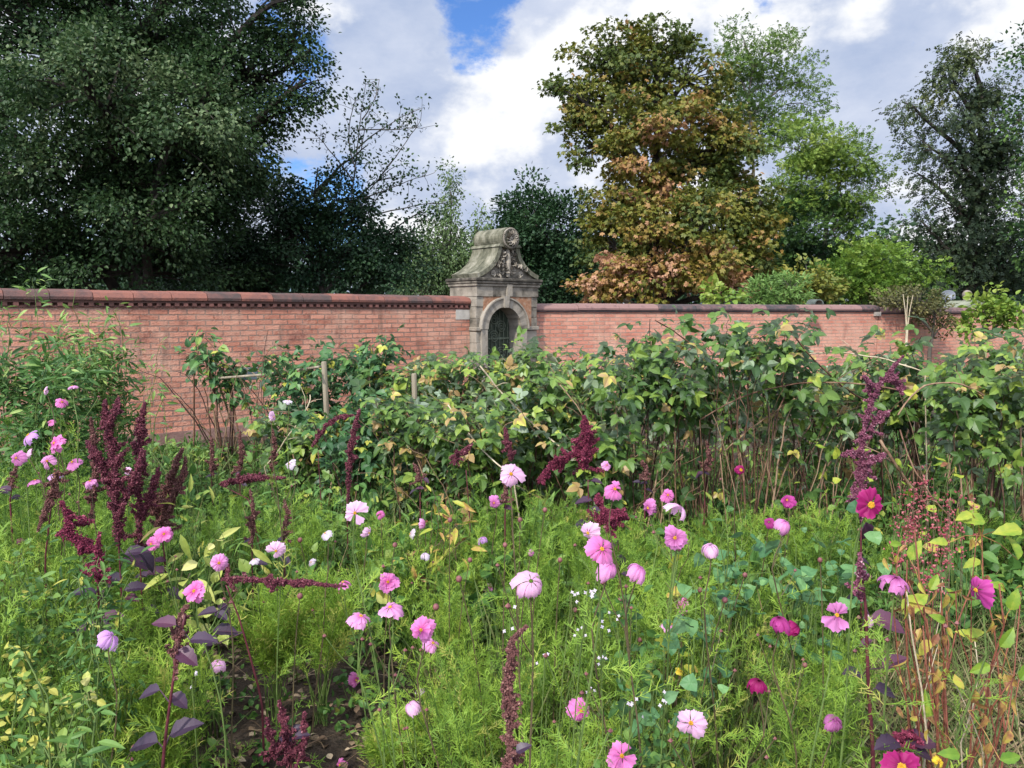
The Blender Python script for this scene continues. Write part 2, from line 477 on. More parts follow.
def wall(name, label, loc, rot, x0, x1, ztop, mat, copmat, seg, dentil, thick=.34, plinth=True):
    r = thing(name, label, 'wall', loc, rotz=rot)
    zc = ztop - .13
    M().box(x0, x1, 0, thick, -.15, zc - (.07 if dentil else .0)).build('brickwork', mat, r)
    c = M(); x = x0
    while x < x1 - .02:
        e = min(x + seg, x1); j = U(-.005, .005); tn = U(.1, 1) if U() < .8 else 1.05
        h = [(-.055, 0), (-.06, .035), (-.02, .095), (thick / 2 - .03, .13), (thick / 2 + .03, .13), (thick + .02, .095), (thick + .06, .035), (thick + .055, 0)]
        v = [(xx, y, zc + z + j) for xx in (x + .004, e - .004) for (y, z) in h]; k = len(h)
        i = np.arange(k); i2 = (i + 1) % k
        c.add(np.array(v), [np.stack([i, i + k, i2 + k, i2], -1), np.arange(k)[None], (np.arange(k)[::-1] + k)[None]], tn)
        x = e
    M_ = c.build('coping', copmat, r)
    c = M(); c.box(x0, x1, -.03, thick + .03, zc - .035, zc + .002, .1)
    if dentil:
        xx = x0
        while xx < x1 - .06:
            c.box(xx, xx + .055, -.028, .05, zc - .075, zc - .034, U(.2, .9)); xx += .112
        c.box(x0, x1, .03, thick - .03, zc - .075, zc - .034, .2)
        c.box(x0, x1, -.012, .2, zc - .095, zc - .071, .3)
    c.build('dentil_course', copmat if not dentil else surfmat('dentil_brick', (.10, .05, .04), (.30, .13, .10), 8, .85, .4, tintw=.8), r)
    if plinth:
        M().box(x0, x1, -.02, 0.02, -.15, .15).build('plinth', surfmat('plinth_stone', (.16, .09, .075), (.34, .21, .17), 4, .9, .6, 30), r)
    return r


wl = wall('brick_wall', 'long weathered red brick garden wall with dentilled coping, left of the stone gateway', (-5.95, 8.6, 0), WA, -5, 6.86, 2.03, brick, cop, .46, True)
# a vertical straight joint and a stone block against the gateway
M().box(6.56, 6.855, -.012, .1, 1.62, 1.79).build('stone_block', surfmat('pale_stone', (.30, .28, .24), (.50, .46, .40), 6, .9, .4, 40), wl)
RA = math.atan2(3.14, 8.05)
wr = wall('brick_wall', 'red brick wall with mauve coping running right from the gateway behind the raspberry bushes', (.42, 14.06, 0), RA, 0, 8.64, 1.915, brick2, cop2, .9, False, plinth=False)
M().box(8.5, 8.66, -.07, .42, 1.66, 1.752).build('end_block', surfmat('end_stone', (.25, .22, .19), (.42, .38, .33), 6, .9, .3, 40), wr)
wf_ = wall('brick_wall', 'lower stretch of red brick wall beyond the step in the coping, far right', (.42 + 8.66 * math.cos(RA), 14.06 + 8.66 * math.sin(RA), 0), RA, 0.003, 5.5, 1.865, brick2, cop2, .9, False, plinth=False)

# ------------------------------------------------------------------ stone gateway
stone = surfmat('gate_stone', (.05, .044, .034), (.19, .165, .13), 5, .9, .7, 35, (.29, .255, .205), tintw=.45, dist=.008)
roofst = surfmat('roof_stone', (.035, .037, .022), (.13, .125, .085), 7, .9, .9, 40, (.27, .25, .19), dist=.012, stretch=(1, 1, .45))
dark = surfmat('gate_iron', (.02, .028, .018), (.05, .062, .04), 20, .6, .8, 50)
orange = surfmat('spandrel_brick', (.15, .085, .05), (.30, .15, .085), 11, .9, .5, 40, (.32, .25, .18))
GX = .715; OC = -.10; OR = .388; SP = 1.45
gl = np.array([-5.95 + .758 * 7.58 + .652 * .2, 8.6 + .652 * 7.58 - .758 * .2, 0])
gt = thing('stone_gateway', 'weathered stone garden gateway with scrolled pediment and arched dark door set in the brick wall', 'gateway', gl, rotz=WA)
# local frame: x along the front, y into the wall, z up; front face y=0, depth .75
D0 = .75
for x0, x1 in ((-GX, OC - OR - .012), (OC + OR + .012, GX)):
    p = M(); z = -.1; k = 0
    while z < 2.0:
        h = .235 if k % 2 else .20; h = min(h, 2.02 - z)
        i = (.0 if k % 2 else .035)
        if x0 < 0: p.box(x0, x1 - i, 0 if k % 2 else .012, D0, z + .002, z + h - .002, U(.2, .95), bev=.006)
        else: p.box(x0 + i, x1, 0 if k % 2 else .012, D0, z + .002, z + h - .002, U(.2, .95), bev=.006)
        z += h; k += 1
    p.box(x0 - .02 * (x0 < 0) , x1 + .02 * (x0 > 0), -.03, D0 - .02, 1.42, 1.485, .6, bev=.008)
    p.box(x0 - .03 * (x0 < 0), x1 + .03 * (x0 > 0), -.045, D0 - .03, -.1, .28, .4, bev=.01)
    p.build('pier', stone, gt)
th = np.linspace(math.pi, 0, 25)
arc = np.c_[OC + OR * np.cos(th), SP + OR * np.sin(th)]
oarc = np.c_[OC + (OR + .15) * np.cos(th), SP + (OR + .15) * np.sin(th)]
p = M()  # spandrel fill behind the ring
poly = [(-GX + .15, SP), *[tuple(q) for q in np.c_[OC + (OR + .02) * np.cos(th), SP + (OR + .02) * np.sin(th)]], (GX - .15, SP), (GX - .15, 2.02), (-GX + .15, 2.02)]
p.prism(poly[::1], -.006, .5); p.build('spandrel', orange, gt)
p = M()
for k in range(24):
    q = [arc[k + 1], arc[k], oarc[k], oarc[k + 1]]
    p.prism([tuple(a) for a in q], -.05, .42, .75 + .2 * math.sin(k * 2.4))
    o2 = np.c_[OC + (OR + .175) * np.cos(th), SP + (OR + .175) * np.sin(th)]
    p.prism([tuple(oarc[k + 1] * .2 + oarc[k + 1] * .8), tuple(oarc[k]), tuple(o2[k]), tuple(o2[k + 1])], -.075, .1, .9)
for sx in (OC - OR - .075, OC + OR + .075):
    p.box(sx - .065, sx + .065, -.042, .41, .28, SP - .003, .8, bev=.006)
p.prism([(OC - .04, SP + OR - .01), (OC + .04, SP + OR - .01), (OC + .065, SP + OR + .2), (OC - .065, SP + OR + .2)], -.10, .2, .9)
p.build('arch', stone, gt)
# door: dark wrought leaf with scrolls
p = M(); poly = [(OC - OR, 0), (OC + OR, 0)] + [tuple(q) for q in arc[::-1]]
p.prism(poly, .30, .34)
p2 = M()
for xx in np.linspace(OC - .33, OC + .33, 8):
    p2.tube([(xx, .285, .02), (xx, .285, SP + math.sqrt(max(.01, OR ** 2 - (xx - OC) ** 2)) - .01)], .009, 6, .7)
for zz in (.25, .75, 1.25): p2.box(OC - OR, OC + OR, .275, .296, zz, zz + .035, .6)
for (cx_, cz) in [(OC + sx * .17, z) for sx in (-1, 1) for z in (.5, 1.0, 1.48)] + [(OC, 1.62), (OC, 1.3), (OC, .9)]:
    a = np.linspace(0, 5 * math.pi, 36); rr = .015 + .0065 * a
    p2.tube(np.c_[cx_ + rr * np.cos(a), np.full(36, .272), cz + rr * np.sin(a)], .010, 5, .9)
dr = p.build('door', dark, gt); p2.build('scrollwork', surfmat('iron_scroll', (.055, .068, .045), (.14, .16, .115), 20, .6, .5), dr)
# entablature and cornice
p = M()
for x0, x1 in ((-GX - .01, -.36), (-.36, -.05), (-.05, .33), (.33, GX + .01)):
    p.box(x0 + .002, x1 - .002, -.02, D0 + .02, 2.02, 2.20, U(.3, .9), bev=.005)
p.box(-GX - .035, GX + .035, -.045, D0 + .04, 2.2, 2.245, .6, bev=.008)
p.box(-.06, .06, -.06, .3, 2.025, 2.243, .85, bev=.006)
p.build('entablature', stone, gt)
p = M()
p.box(-GX - .05, GX + .05, -.07, D0 + .08, 2.245, 2.29, .3, bev=.012); p.box(-GX - .065, GX + .065, -.085, D0 + .08, 2.29, 2.345, .1, bev=.012)
p.build('cornice', stone, gt)
# gable: concave sides rising to a drum
def gable(hw, ztop, zb, neck, n=14):
    t = np.linspace(0, 1, n); a = t * math.pi / 2
    x = neck + (hw - neck) * (1 - np.sin(a)) ** 1.0; z = zb + (ztop - zb) * (1 - np.cos(a)) * .55 + (ztop - zb) * t * .45
    return np.c_[x, z]
right = gable(GX - .01, 2.93, 2.345, .17)
outl = [tuple(q) for q in right] + [(-q[0], q[1]) for q in right[::-1]]
outl = outl[::1]
p = M(); p.prism(outl, .03, D0 - .06, .4); p.build('gable', stone, gt)
# roof: thick curved slabs following both sides, then the drum
p = M()
for sg in (1, -1):
    inn = np.c_[sg * (right[:, 0] - .005), right[:, 1] + .0]
    nrm = np.gradient(right, axis=0); nrm = np.c_[nrm[:, 1], -nrm[:, 0]]; nrm /= np.linalg.norm(nrm, axis=1)[:, None]
    out_ = right + nrm * .075; out_ = np.c_[sg * out_[:, 0], out_[:, 1]]
    for k in range(len(right) - 1):
        q = [inn[k], out_[k], out_[k + 1], inn[k + 1]]
        if sg < 0: q = q[::-1]
        for (ya, yb) in ((-.035, .25), (.256, .52), (.526, D0 - .03)): p.prism([tuple(a) for a in q], ya, yb, U(.2, .8))
p.build('roof_slab', roofst, gt, smooth=False)
a = np.linspace(0, 2 * math.pi, 28, endpoint=False); cz = 3.055; rd = .195
p = M(); p.prism([(rd * 1.06 * math.cos(q), cz + rd * math.sin(q)) for q in a], -.075, .3, .6)
p.prism([(rd * 1.04 * math.cos(q), cz + rd * .985 * math.sin(q)) for q in a], .306, D0 - .01, .35)
p.prism([(-.27, 2.90), (.27, 2.90), (.235, 2.95), (-.235, 2.95)], -.065, D0 - .005, .5)
p.build('roof_drum', roofst, gt)
p = M()
for k in range(12):
    q = k * math.pi / 6
    p.inst(ovate(.3, 4, .5, -.3), [(0.02 * math.cos(q), -.082, cz + .02 * math.sin(q))], [(math.cos(q), 0, math.sin(q))], [(0, -1, 0)], .13, .9)
p.lathe([(0, .03), (.03, .02), (.035, 0)], n=10, tint=.9)
a2 = np.linspace(0, 2 * math.pi, 33); p.tube(np.c_[.17 * np.cos(a2), np.full(33, -.085), cz + .165 * np.sin(a2)], .02, 6, .4)
M_ = p
M_.V[-2] = np.c_[M_.V[-2][:, 0], -.08 - M_.V[-2][:, 2], M_.V[-2][:, 1] + cz]
p.build('rosette', stone, gt)
p = M()  # carved foliage panel
for k in range(46):
    t = U(0, 1); z = 2.40 + .48 * t; hw = .52 * (1 - t) ** 1.6 + .10
    sx = -1 if k % 2 else 1; x = sx * U(.03, hw)
    q = U(0, 2 * math.pi)
    p.inst(ovate(.33, 4, .5, -.4), [(x, .02, z)], [(math.cos(q), -.25, math.sin(q))], [(0, -1, .2)], U(.07, .12), U(.4, 1))
p.tube([(0, .0, 2.38), (0, -.01, 2.62), (0, .0, 2.88)], [.035, .05, .03], 8, .9)
for sg in (1, -1):
    for (cx_, czz, s_) in ((.14, 2.48, 1.), (.33, 2.43, .8), (.1, 2.7, .7)):
        a = np.linspace(0, 3.4 * math.pi, 26); rr = (.012 + .0055 * a) * s_
        p.tube(np.c_[sg * (cx_ + rr * np.cos(a)), np.full(26, .015), czz + rr * np.sin(a)], .015, 6, .8)
p.build('carving', stone, gt)

# ------------------------------------------------------------------ pillar with ball finial, satellite dish, tile on the wall
b = at(966, 312, 19.0)
pil = thing('gate_pillar', 'brick pillar with sloping stone cap and ball finial above the far end of the wall', 'pillar', (b[0], b[1], 0), rotz=RA)
M().box(-.32, .32, -.32, .32, -.1, 1.80).build('pillar_shaft', brick2, pil)
M().prism([(-.55, 1.80), (.42, 1.80), (.42, 1.85), (.12, 2.04), (-.12, 2.04), (-.50, 1.86)], -.36, .36, .8).build('cap', surfmat('cap_stone', (.12, .13, .09), (.25, .26, .19), 6, .9, .4), pil)
a = np.linspace(-.45 * math.pi, math.pi / 2, 12)
M().lathe([(.0, 2.035), (.10, 2.04), (.08, 2.07), (.05, 2.09)] + [(.115 * math.cos(q), 2.19 + .115 * math.sin(q)) for q in a], n=20).build('ball_finial', surfmat('finial_stone', (.12, .10, .08), (.27, .23, .19), 8, .9, .5), pil, smooth=True)
b = at(947.5, 296, 18.5)
ds = thing('satellite_dish', 'grey satellite dish on a short mast beyond the wall', 'satellite dish', (b[0], b[1], 0))
grey = surfmat('dish_grey', (.12, .135, .155), (.18, .195, .22), 4, .5, .05)
m_ = M(); rr = np.linspace(0, .19, 7)
m_.lathe([(r_, 1.6 * r_ * r_) for r_ in rr] + [(.195, .06), (.192, .052)] + [(r_, 1.6 * r_ * r_ - .008) for r_ in rr[::-1]], n=28)
o = m_.build('dish', grey, ds, smooth=True); o.location = (0, 0, b[2]); o.rotation_euler = (R(68), R(-14), R(-10)); o.scale = (.85, .7, .85)
m_ = M(); m_.tube([(0, .06, -.1), (0, .06, b[2] - .05), (0, .02, b[2])], .02, 8); m_.build('mast', grey, ds)
m_ = M(); m_.tube([(0, 0, b[2] - .12), (.0, -.25, b[2] - .05)], .009, 6); m_.box(-.025, .025, -.30, -.24, b[2] - .08, b[2] - .02, bev=.006); m_.build('receiver_arm', grey, ds)
b = at(817, 300, 15.95)
a = np.linspace(0, math.pi, 12)
m_ = M()
ring = [(.13 * math.cos(q), .11 * math.sin(q)) for q in a]; ring2 = [(.105 * math.cos(q), .085 * math.sin(q)) for q in a]
for k in range(11): m_.prism([ring[k + 1], ring[k], ring2[k], ring2[k + 1]][::-1], -.12, .12, .5)
o = m_.build('ridge_tile', surfmat('tile_grey', (.04, .05, .045), (.13, .15, .13), 9, .8, .4)); o.location = (b[0], b[1] + .1, 1.915)
o.rotation_euler = (0, 0, RA); tag(o, 'single grey half-round ridge tile resting on top of the wall coping', 'ridge tile')
# ------------------------------------------------------------------ trees
bark_dark = surfmat('bark_dark', (.018, .015, .012), (.06, .05, .04), 8, .9, .8, 40, stretch=(1, 1, .3))
bark_grey = surfmat('bark_grey', (.04, .036, .03), (.13, .115, .09), 8, .9, .8, 40, stretch=(1, 1, .3))


def mkleaf(name, cols, **k):
    n = len(cols); return leafmat(name, [(i / (n - 1), c) for i, c in enumerate(cols)], **k)


def tree(name, label, cat, trunk_px, Y, lobes, tpl, leafsize, mat, bark, cover=3.0, clump=.35, trunk_r=.16, flat=.6, droop=-.1, top_py=None,
         twigs=.9, leafarea=.3, depthf=.85, group=None, upn=.8, seedlean=0.0, maxcl=100000):
    """lobes: (px, py, rx_px, ry_px, density, tint, depth offset in metres)"""
    s = Y / F * 1.0
    base = at(trunk_px, 312, Y); base[2] = -.05
    r = thing(name, label, cat, base, group)
    tops = [at(l[0], l[1], Y)[2] for l in lobes]
    ztop = max(tops) if top_py is None else at(trunk_px, top_py, Y)[2]
    # trunk
    n = 10; tz = np.linspace(0, 1, n)
    tp = np.c_[base[0] + np.cumsum(G(0, .012 * ztop, n)) * .6 + seedlean * tz * ztop, base[1] + np.cumsum(G(0, .012 * ztop, n)) * .6, -.05 + tz * ztop * .93]
    tp[0, :2] = base[:2]
    tr = M(); tr.tube(tp, trunk_r * (1 - tz * .85) * np.r_[1.35, 1.1, np.ones(n - 2)], 10)
    tr.build('trunk', bark, r, base, smooth=True)
    br = M(); P, D, Nn, S, TT = [], [], [], [], []
    for l in lobes:
        px, py, rx, ry, den, tnt = l[:6]; dy = l[6] if len(l) > 6 else 0
        Yl = Y + dy; c = at(px, py, Yl); s = Yl / F
        ax = np.array([rx * s, max(rx, ry) * s * depthf, ry * s])
        # limb from the trunk to the heart of the lobe
        hz = np.clip(c[2] - np.hypot(c[0] - base[0], c[1] - base[1]) * .8 - ax[2] * .3, ztop * .15, ztop * .9)
        k = np.interp(hz, tp[:, 2], np.arange(n)); st = np.array([np.interp(k, np.arange(n), tp[:, j]) for j in range(3)])
        mid = (st + c) / 2 + np.array([0, 0, .12 * np.linalg.norm(c - st)])
        limb = wobble(bez(st, mid, c, 9), .02 * np.linalg.norm(c - st)); lr = trunk_r * .42 * (1 - .75 * np.linspace(0, 1, 9))
        br.tube(limb, lr, 6)
        area = math.pi * rx * ry
        ncl = int(min(maxcl, max(5, area * s * s / (clump * clump) * 1.5 * (den ** .5))))
        d = rdir(ncl); rad = U(.12, 1, ncl) ** .5 * U(.85, 1.14, ncl)
        cp = c + d * rad[:, None] * ax
        # branchlets
        for q in cp[: int(ncl * twigs)]:
            j = int(np.clip(np.argmin(np.linalg.norm(limb - q, axis=1)) - 1, 2, 8)); a = limb[j]
            m_ = (a + q) / 2 + np.array([0, 0, .1 * np.linalg.norm(q - a)]) + G(0, .06 * np.linalg.norm(q - a), 3)
            br.tube(bez(a, m_, q + G(0, .1, 3) * clump, 5), np.linspace(max(.012, .018 * trunk_r / .16), .005 + .0004 * Y / 3, 5), 3, cap=False)
        # leaves
        per_leaf = leafsize * leafsize * leafarea
        nl = int(den * cover * area * s * s / per_leaf)
        w_ = G(1, .3, ncl).clip(.3, 2); w_ /= w_.sum()
        ci = rng.choice(ncl, nl, p=w_)
        off = G(0, 1, (nl, 3)); off[:, 2] *= flat
        off *= (np.linalg.norm(off, axis=1, keepdims=True) + .3) ** -.35
        cl_t = G(0, .19 if label.startswith('big horse') else .12, ncl)
        P.append(cp[ci] + off * clump * .62)
        D.append(unit(off * .6 + d[ci] * .6 + G(0, .5, (nl, 3)) + np.array([0, 0, droop])))
        Nn.append(unit(G(0, .6, (nl, 3)) + d[ci] * .4 + np.array([0, 0, upn])))
        S.append(leafsize * U(.65, 1.2, nl)); TT.append(np.clip(tnt + cl_t[ci] + G(0, .12, nl), 0, 1))
    br.build('branches', bark, r, base)
    lv = M(); lv.inst(tpl, np.vstack(P), np.vstack(D), np.vstack(Nn), np.concatenate(S), np.concatenate(TT))
    lv.build('crown', mat, r, base)
    return r


Mdark = mkleaf('leaf_dark', [(.010, .028, .010), (.024, .056, .018), (.052, .10, .032), (.20, .26, .12)], trans=.34, rough=.5, spec=.3)
Mdk2 = mkleaf('leaf_dark_mid', [(.008, .024, .010), (.018, .048, .018), (.035, .08, .025), (.10, .15, .05)], trans=.2, rough=.5, spec=.3)
Mbirch = mkleaf('leaf_birch', [(.05, .09, .03), (.10, .16, .05), (.17, .24, .08)], trans=.3, rough=.5)
Mround = mkleaf('leaf_round', [(.010, .032, .012), (.02, .055, .018), (.04, .09, .025)], trans=.2, rough=.6)
Mchest = mkleaf('leaf_chestnut', [(.07, .105, .02), (.135, .155, .024), (.185, .185, .027), (.26, .18, .038), (.42, .22, .10), (.50, .28, .17)], trans=.3, rough=.5)
Mash = mkleaf('leaf_ash', [(.05, .10, .022), (.11, .19, .035), (.20, .29, .05)], trans=.35, rough=.5)
Mgreen = mkleaf('leaf_green', [(.02, .055, .018), (.075, .15, .03), (.17, .26, .04), (.28, .35, .06)], trans=.3, rough=.5)
Mlime = mkleaf('leaf_lime', [(.04, .09, .015), (.10, .19, .025), (.19, .29, .04), (.30, .36, .07)], trans=.35, rough=.45)
Myew = mkleaf('leaf_fir', [(.014, .03, .012), (.038, .062, .020), (.085, .11, .032), (.16, .17, .05)], trans=.2, rough=.6)
Molive = mkleaf('leaf_olive', [(.05, .06, .02), (.11, .11, .035), (.18, .15, .05)], trans=.2, rough=.6)

tree('apple_tree', 'huge dark green broadleaf tree overhanging the wall and filling the upper left', 'tree', 150, 14.5,
     [(40, 40, 115, 80, 1, .42), (150, 40, 100, 80, 1, .42), (245, 60, 62, 60, 1, .4), (300, 45, 32, 45, .42, .4), (318, 95, 16, 26, .3, .4), (275, 110, 34, 30, .5, .4), (50, 160, 115, 80, 1, .5, -1.0),
      (175, 160, 85, 75, 1, .42), (235, 150, 52, 45, .9, .4), (120, 245, 130, 60, .9, .32), (0, 240, 90, 70, .9, .45, -1.0), (-90, 120, 100, 150, .8, .4), (60, -60, 150, 70, .8, .4), (220, -40, 100, 50, .7, .4),
      (200, 110, 70, 60, .7, .55, -1.6), (90, 90, 90, 60, .6, .6, -2.0), (160, 215, 70, 50, .5, .45, -1.5), (300, 10, 40, 22, .4, .4)],
     OVATE, .078, Mdark, bark_dark, cover=3.1, clump=.42, trunk_r=.3, droop=-.2)
tree('holly_tree', 'dark bushy tree with sparse bare twigs on top, between the huge tree and the gateway', 'tree', 330, 17,
     [(270, 215, 50, 50, .9, .3), (300, 255, 60, 50, 1, .3), (355, 250, 48, 45, 1, .35), (395, 262, 30, 38, .8, .35), (240, 255, 50, 45, 1, .3), (340, 200, 32, 30, .6, .35), (375, 205, 30, 34, .18, .4),
      (395, 170, 22, 40, .05, .5), (365, 150, 24, 50, .06, .5), (415, 215, 20, 30, .2, .4), (345, 170, 20, 30, .12, .5), (215, 280, 60, 25, .9, .3)],
     OVATE, .08, Mdk2, bark_dark, cover=3.4, clump=.36, trunk_r=.10, twigs=1)
# the thin twigs standing up from it
tw = M()
for (a, b_, c_) in (((350, 215), (356, 150), (368, 85)), ((356, 150), (390, 118), (422, 110)), ((362, 120), (375, 105), (380, 78)), ((360, 200), (395, 185), (432, 172)), ((356, 170), (340, 130), (358, 92)),
                    ((370, 190), (400, 150), (420, 122)), ((375, 215), (410, 205), (440, 205)), ((352, 180), (330, 150), (318, 140)), ((356, 130), (385, 130), (418, 128))):
    A, B, C_ = (at(*q, 17 + U(-.5, .5)) for q in (a, b_, c_)); l = wobble(bez(A, B, C_, 10), .012)
    tw.tube(l, np.linspace(.017, .006, 10), 4)
    for k in range(26):
        i = rng.integers(2, 10); q = l[i] + G(0, .06, 3); e = q + rdir(1, .4)[0] * U(.1, .4)
        if k % 2: tw.tube([l[i], (l[i] + e) / 2 + .01, e], [.007, .005, .004], 3, cap=False)
        kk = 3; tw.inst(DIAMOND, e + G(0, .05, (kk, 3)), rdir(kk), rdir(kk, .6), .085, .4, mat=1)
rt = bpy.data.objects['holly_tree']
tw.build('twigs', [bark_grey, Mdk2], rt, rt.location)

tree('birch_tree', 'slender pale weeping birch right behind the gateway roof', 'tree', 452, 23,
     [(452, 205, 12, 34, .6, .5), (447, 250, 26, 45, .8, .4), (425, 262, 22, 36, .8, .3), (482, 235, 9, 36, .5, .6), (470, 262, 22, 35, .8, .4), (440, 290, 40, 25, 1, .2)],
     DIAMOND, .10, Mbirch, bark_grey, cover=3.4, clump=.3, trunk_r=.09, droop=-1.2, flat=1.7)
tree('round_tree', 'dark green round-headed tree between the gateway and the autumn-coloured tree', 'tree', 545, 33,
     [(535, 225, 40, 42, 1, .5), (565, 240, 38, 45, 1, .45), (515, 262, 32, 42, 1, .45), (585, 270, 38, 40, 1, .35), (540, 285, 50, 28, 1, .3)],
     DIAMOND, .19, Mround, bark_dark, cover=6, clump=.75, trunk_r=.3, flat=.7)
tree('chestnut_tree', 'big horse chestnut turning olive, gold and pinkish orange, tallest tree above the wall', 'tree', 655, 26,
     [(612, 60, 40, 34, .8, .12), (655, 55, 42, 32, .85, .15), (575, 105, 34, 34, .75, .15), (690, 85, 40, 38, .8, .2), (620, 105, 50, 36, .8, .3), (665, 120, 40, 34, .8, .42, -1.5), (722, 135, 36, 36, .8, .2), (590, 145, 30, 26, .6, .25),
      (640, 160, 42, 34, .9, .5, -1.5), (700, 160, 50, 36, .9, .28), (730, 190, 34, 34, .9, .2), (620, 205, 36, 34, .9, .28), (668, 205, 46, 36, 1, .33), (725, 225, 42, 34, 1, .25), (612, 245, 34, 34, .9, .3),
      (660, 250, 50, 30, 1, .3), (725, 258, 46, 28, 1, .25), (610, 282, 32, 20, .8, .62, -2), (650, 278, 44, 26, .85, .6, -2.5), (700, 272, 44, 28, .85, .62, -2.5), (740, 285, 26, 16, .7, .6, -2), (755, 215, 26, 40, .8, .25), (758, 255, 22, 34, .8, .25), (650, 222, 40, 30, .7, .42, -2.5), (700, 215, 36, 30, .7, .3, -2.5), (690, 248, 40, 24, .7, .36, -2.5), (635, 262, 30, 20, .6, .8, -2.5), (596, 290, 24, 14, .7, .8)],
     PALMATE, .125, Mchest, bark_dark, cover=3.2, clump=.5, trunk_r=.34, droop=-.5, leafarea=.55, flat=.5)
tree('ash_tree', 'airy light green ash tree standing up behind the autumn-coloured tree', 'tree', 752, 38,
     [(745, 40, 30, 20, .55, .5), (780, 48, 24, 18, .5, .5), (800, 78, 18, 18, .5, .5), (765, 85, 34, 24, .6, .4), (735, 75, 25, 26, .55, .45), (775, 118, 30, 22, .6, .4), (790, 100, 28, 16, .5, .5), (750, 130, 36, 30, .8, .3)],
     SPRAY, .22, Mash, bark_grey, cover=3.6, clump=.95, trunk_r=.17, leafarea=.3, flat=.5)
tree('beech_tree', 'mid green tree with a yellow-green top, right of the autumn-coloured tree', 'tree', 815, 31,
     [(795, 145, 32, 26, .8, .7), (835, 150, 34, 26, .7, .65), (862, 168, 26, 18, .6, .6), (800, 185, 38, 34, .9, .55), (845, 195, 34, 28, .8, .5), (875, 190, 15, 14, .4, .5), (800, 235, 46, 40, 1, .15), (838, 235, 34, 30, .9, .25), (785, 270, 50, 28, 1, .05), (830, 268, 40, 25, 1, .1)],
     SPRAY, .20, Mgreen, bark_grey, cover=4.2, clump=.8, trunk_r=.2, leafarea=.26, flat=.4)
tree('fir_tree', 'tall dark drooping conifer-like tree with a visible straight trunk, near the right edge', 'tree', 972, 28,
     [(968, 60, 22, 18, .9, .5), (945, 82, 34, 18, .75, .5), (990, 90, 26, 20, .9, .3), (915, 108, 22, 16, .6, .4), (955, 115, 38, 20, .8, .25), (920, 142, 22, 18, .5, .2), (985, 140, 36, 26, 1, .2), (955, 160, 30, 20, .8, .15), (925, 178, 22, 14, .4, .2), (990, 185, 40, 30, 1, .15),
      (950, 205, 30, 22, .8, .15), (985, 230, 46, 30, 1, .1), (945, 250, 36, 24, .9, .1), (920, 225, 20, 16, .4, .2), (1000, 265, 50, 28, 1, .1), (950, 280, 50, 20, 1, .1)],
     SPRAY, .19, Myew, bark_dark, cover=3.0, clump=.62, trunk_r=.26, droop=-.9, leafarea=.26, flat=.8)
tree('sycamore_tree', 'sparse lighter tree cut off by the right edge, beside the dark drooping tree', 'tree', 1040, 22,
     [(1022, 45, 10, 16, .5, .15), (1040, 80, 22, 24, .6, .1), (1016, 118, 14, 14, .4, .25), (1036, 150, 20, 20, .6, .25), (1022, 200, 12, 20, .4, .3), (1042, 235, 24, 30, .7, .15), (1065, 120, 36, 100, .6, .2)],
     DIAMOND, .14, Mgreen, bark_dark, cover=5, clump=.5, trunk_r=.2)
tree('bushy_tree', 'hazy small tree low in the gap between the two right-hand tree groups', 'tree', 890, 40,
     [(885, 235, 26, 22, .35, .3), (905, 225, 18, 18, .25, .3), (868, 255, 26, 20, .8, .2), (905, 258, 30, 22, .8, .2)],
     SPRAY, .3, Mgreen, bark_grey, cover=2, clump=.7, trunk_r=.15, leafarea=.35, twigs=1)
# shrubs showing over the wall
def overwall(name, label, px, Y, lobes, mat, tpl=OVATE, size=.13, **k):
    tree(name, label, 'shrub', px, Y, lobes, tpl, size, mat, bark_grey, **{**dict(cover=3.6, clump=.34, trunk_r=.07), **k})
overwall('hazel_shrub', 'large bright yellow-green shrub spreading above the wall top', 880, 21,
         [(850, 262, 26, 20, .9, .45), (880, 262, 34, 20, 1, .5), (918, 268, 30, 16, .8, .5), (840, 285, 34, 22, 1, .35), (885, 287, 40, 20, 1, .35), (850, 245, 12, 10, .5, .6), (925, 288, 24, 14, .8, .3)], Mlime, SPRAY, .17, leafarea=.32, clump=.45)
overwall('feathery_shrub', 'pale feathery green shrub just over the coping, under the autumn-coloured tree', 777, 18.5,
         [(768, 290, 18, 14, 1, .6), (790, 288, 18, 16, 1, .6), (760, 300, 22, 10, 1, .5)], mkleaf('leaf_feather', [(.09, .17, .04), (.14, .25, .06), (.20, .32, .08)], trans=.35), LANCE, .16, leafarea=.12, droop=.3, clump=.2)
overwall('golden_shrub', 'small yellow-tinged shrub between the feathery shrub and the bright green one', 812, 19.5,
         [(806, 275, 18, 14, .9, .8), (820, 290, 18, 18, 1, .5), (800, 292, 16, 14, .9, .7)], mkleaf('leaf_golden', [(.05, .09, .02), (.14, .17, .03), (.26, .24, .04)], trans=.3), OVATE, .13)
overwall('young_maple', 'small light green sapling poking over the coping left of the feathery shrub', 718, 17.8,
         [(716, 292, 15, 13, .8, .7), (728, 300, 10, 8, .8, .6)], Mlime, OVATE, .17, clump=.25)
overwall('ivy_bush', 'olive-brown rounded bush growing over the low end of the wall', 930, 17.2,
         [(915, 300, 24, 14, 1, .4), (930, 309, 20, 14, 1, .5), (892, 298, 26, 10, 1, .5), (942, 325, 14, 14, .8, .5)], Molive, DIAMOND, .07, leafarea=.3, clump=.18, cover=2.8)
overwall('climbing_shrub', 'fresh green climbing shrub covering the wall right of the ball finial pillar', 985, 15.6,
         [(988, 292, 8, 12, .6, .8), (986, 308, 12, 12, .8, .7), (995, 318, 22, 14, .9, .6), (1015, 312, 20, 12, .8, .6), (974, 328, 18, 10, .7, .6)], Mlime, OVATE, .13, clump=.25)
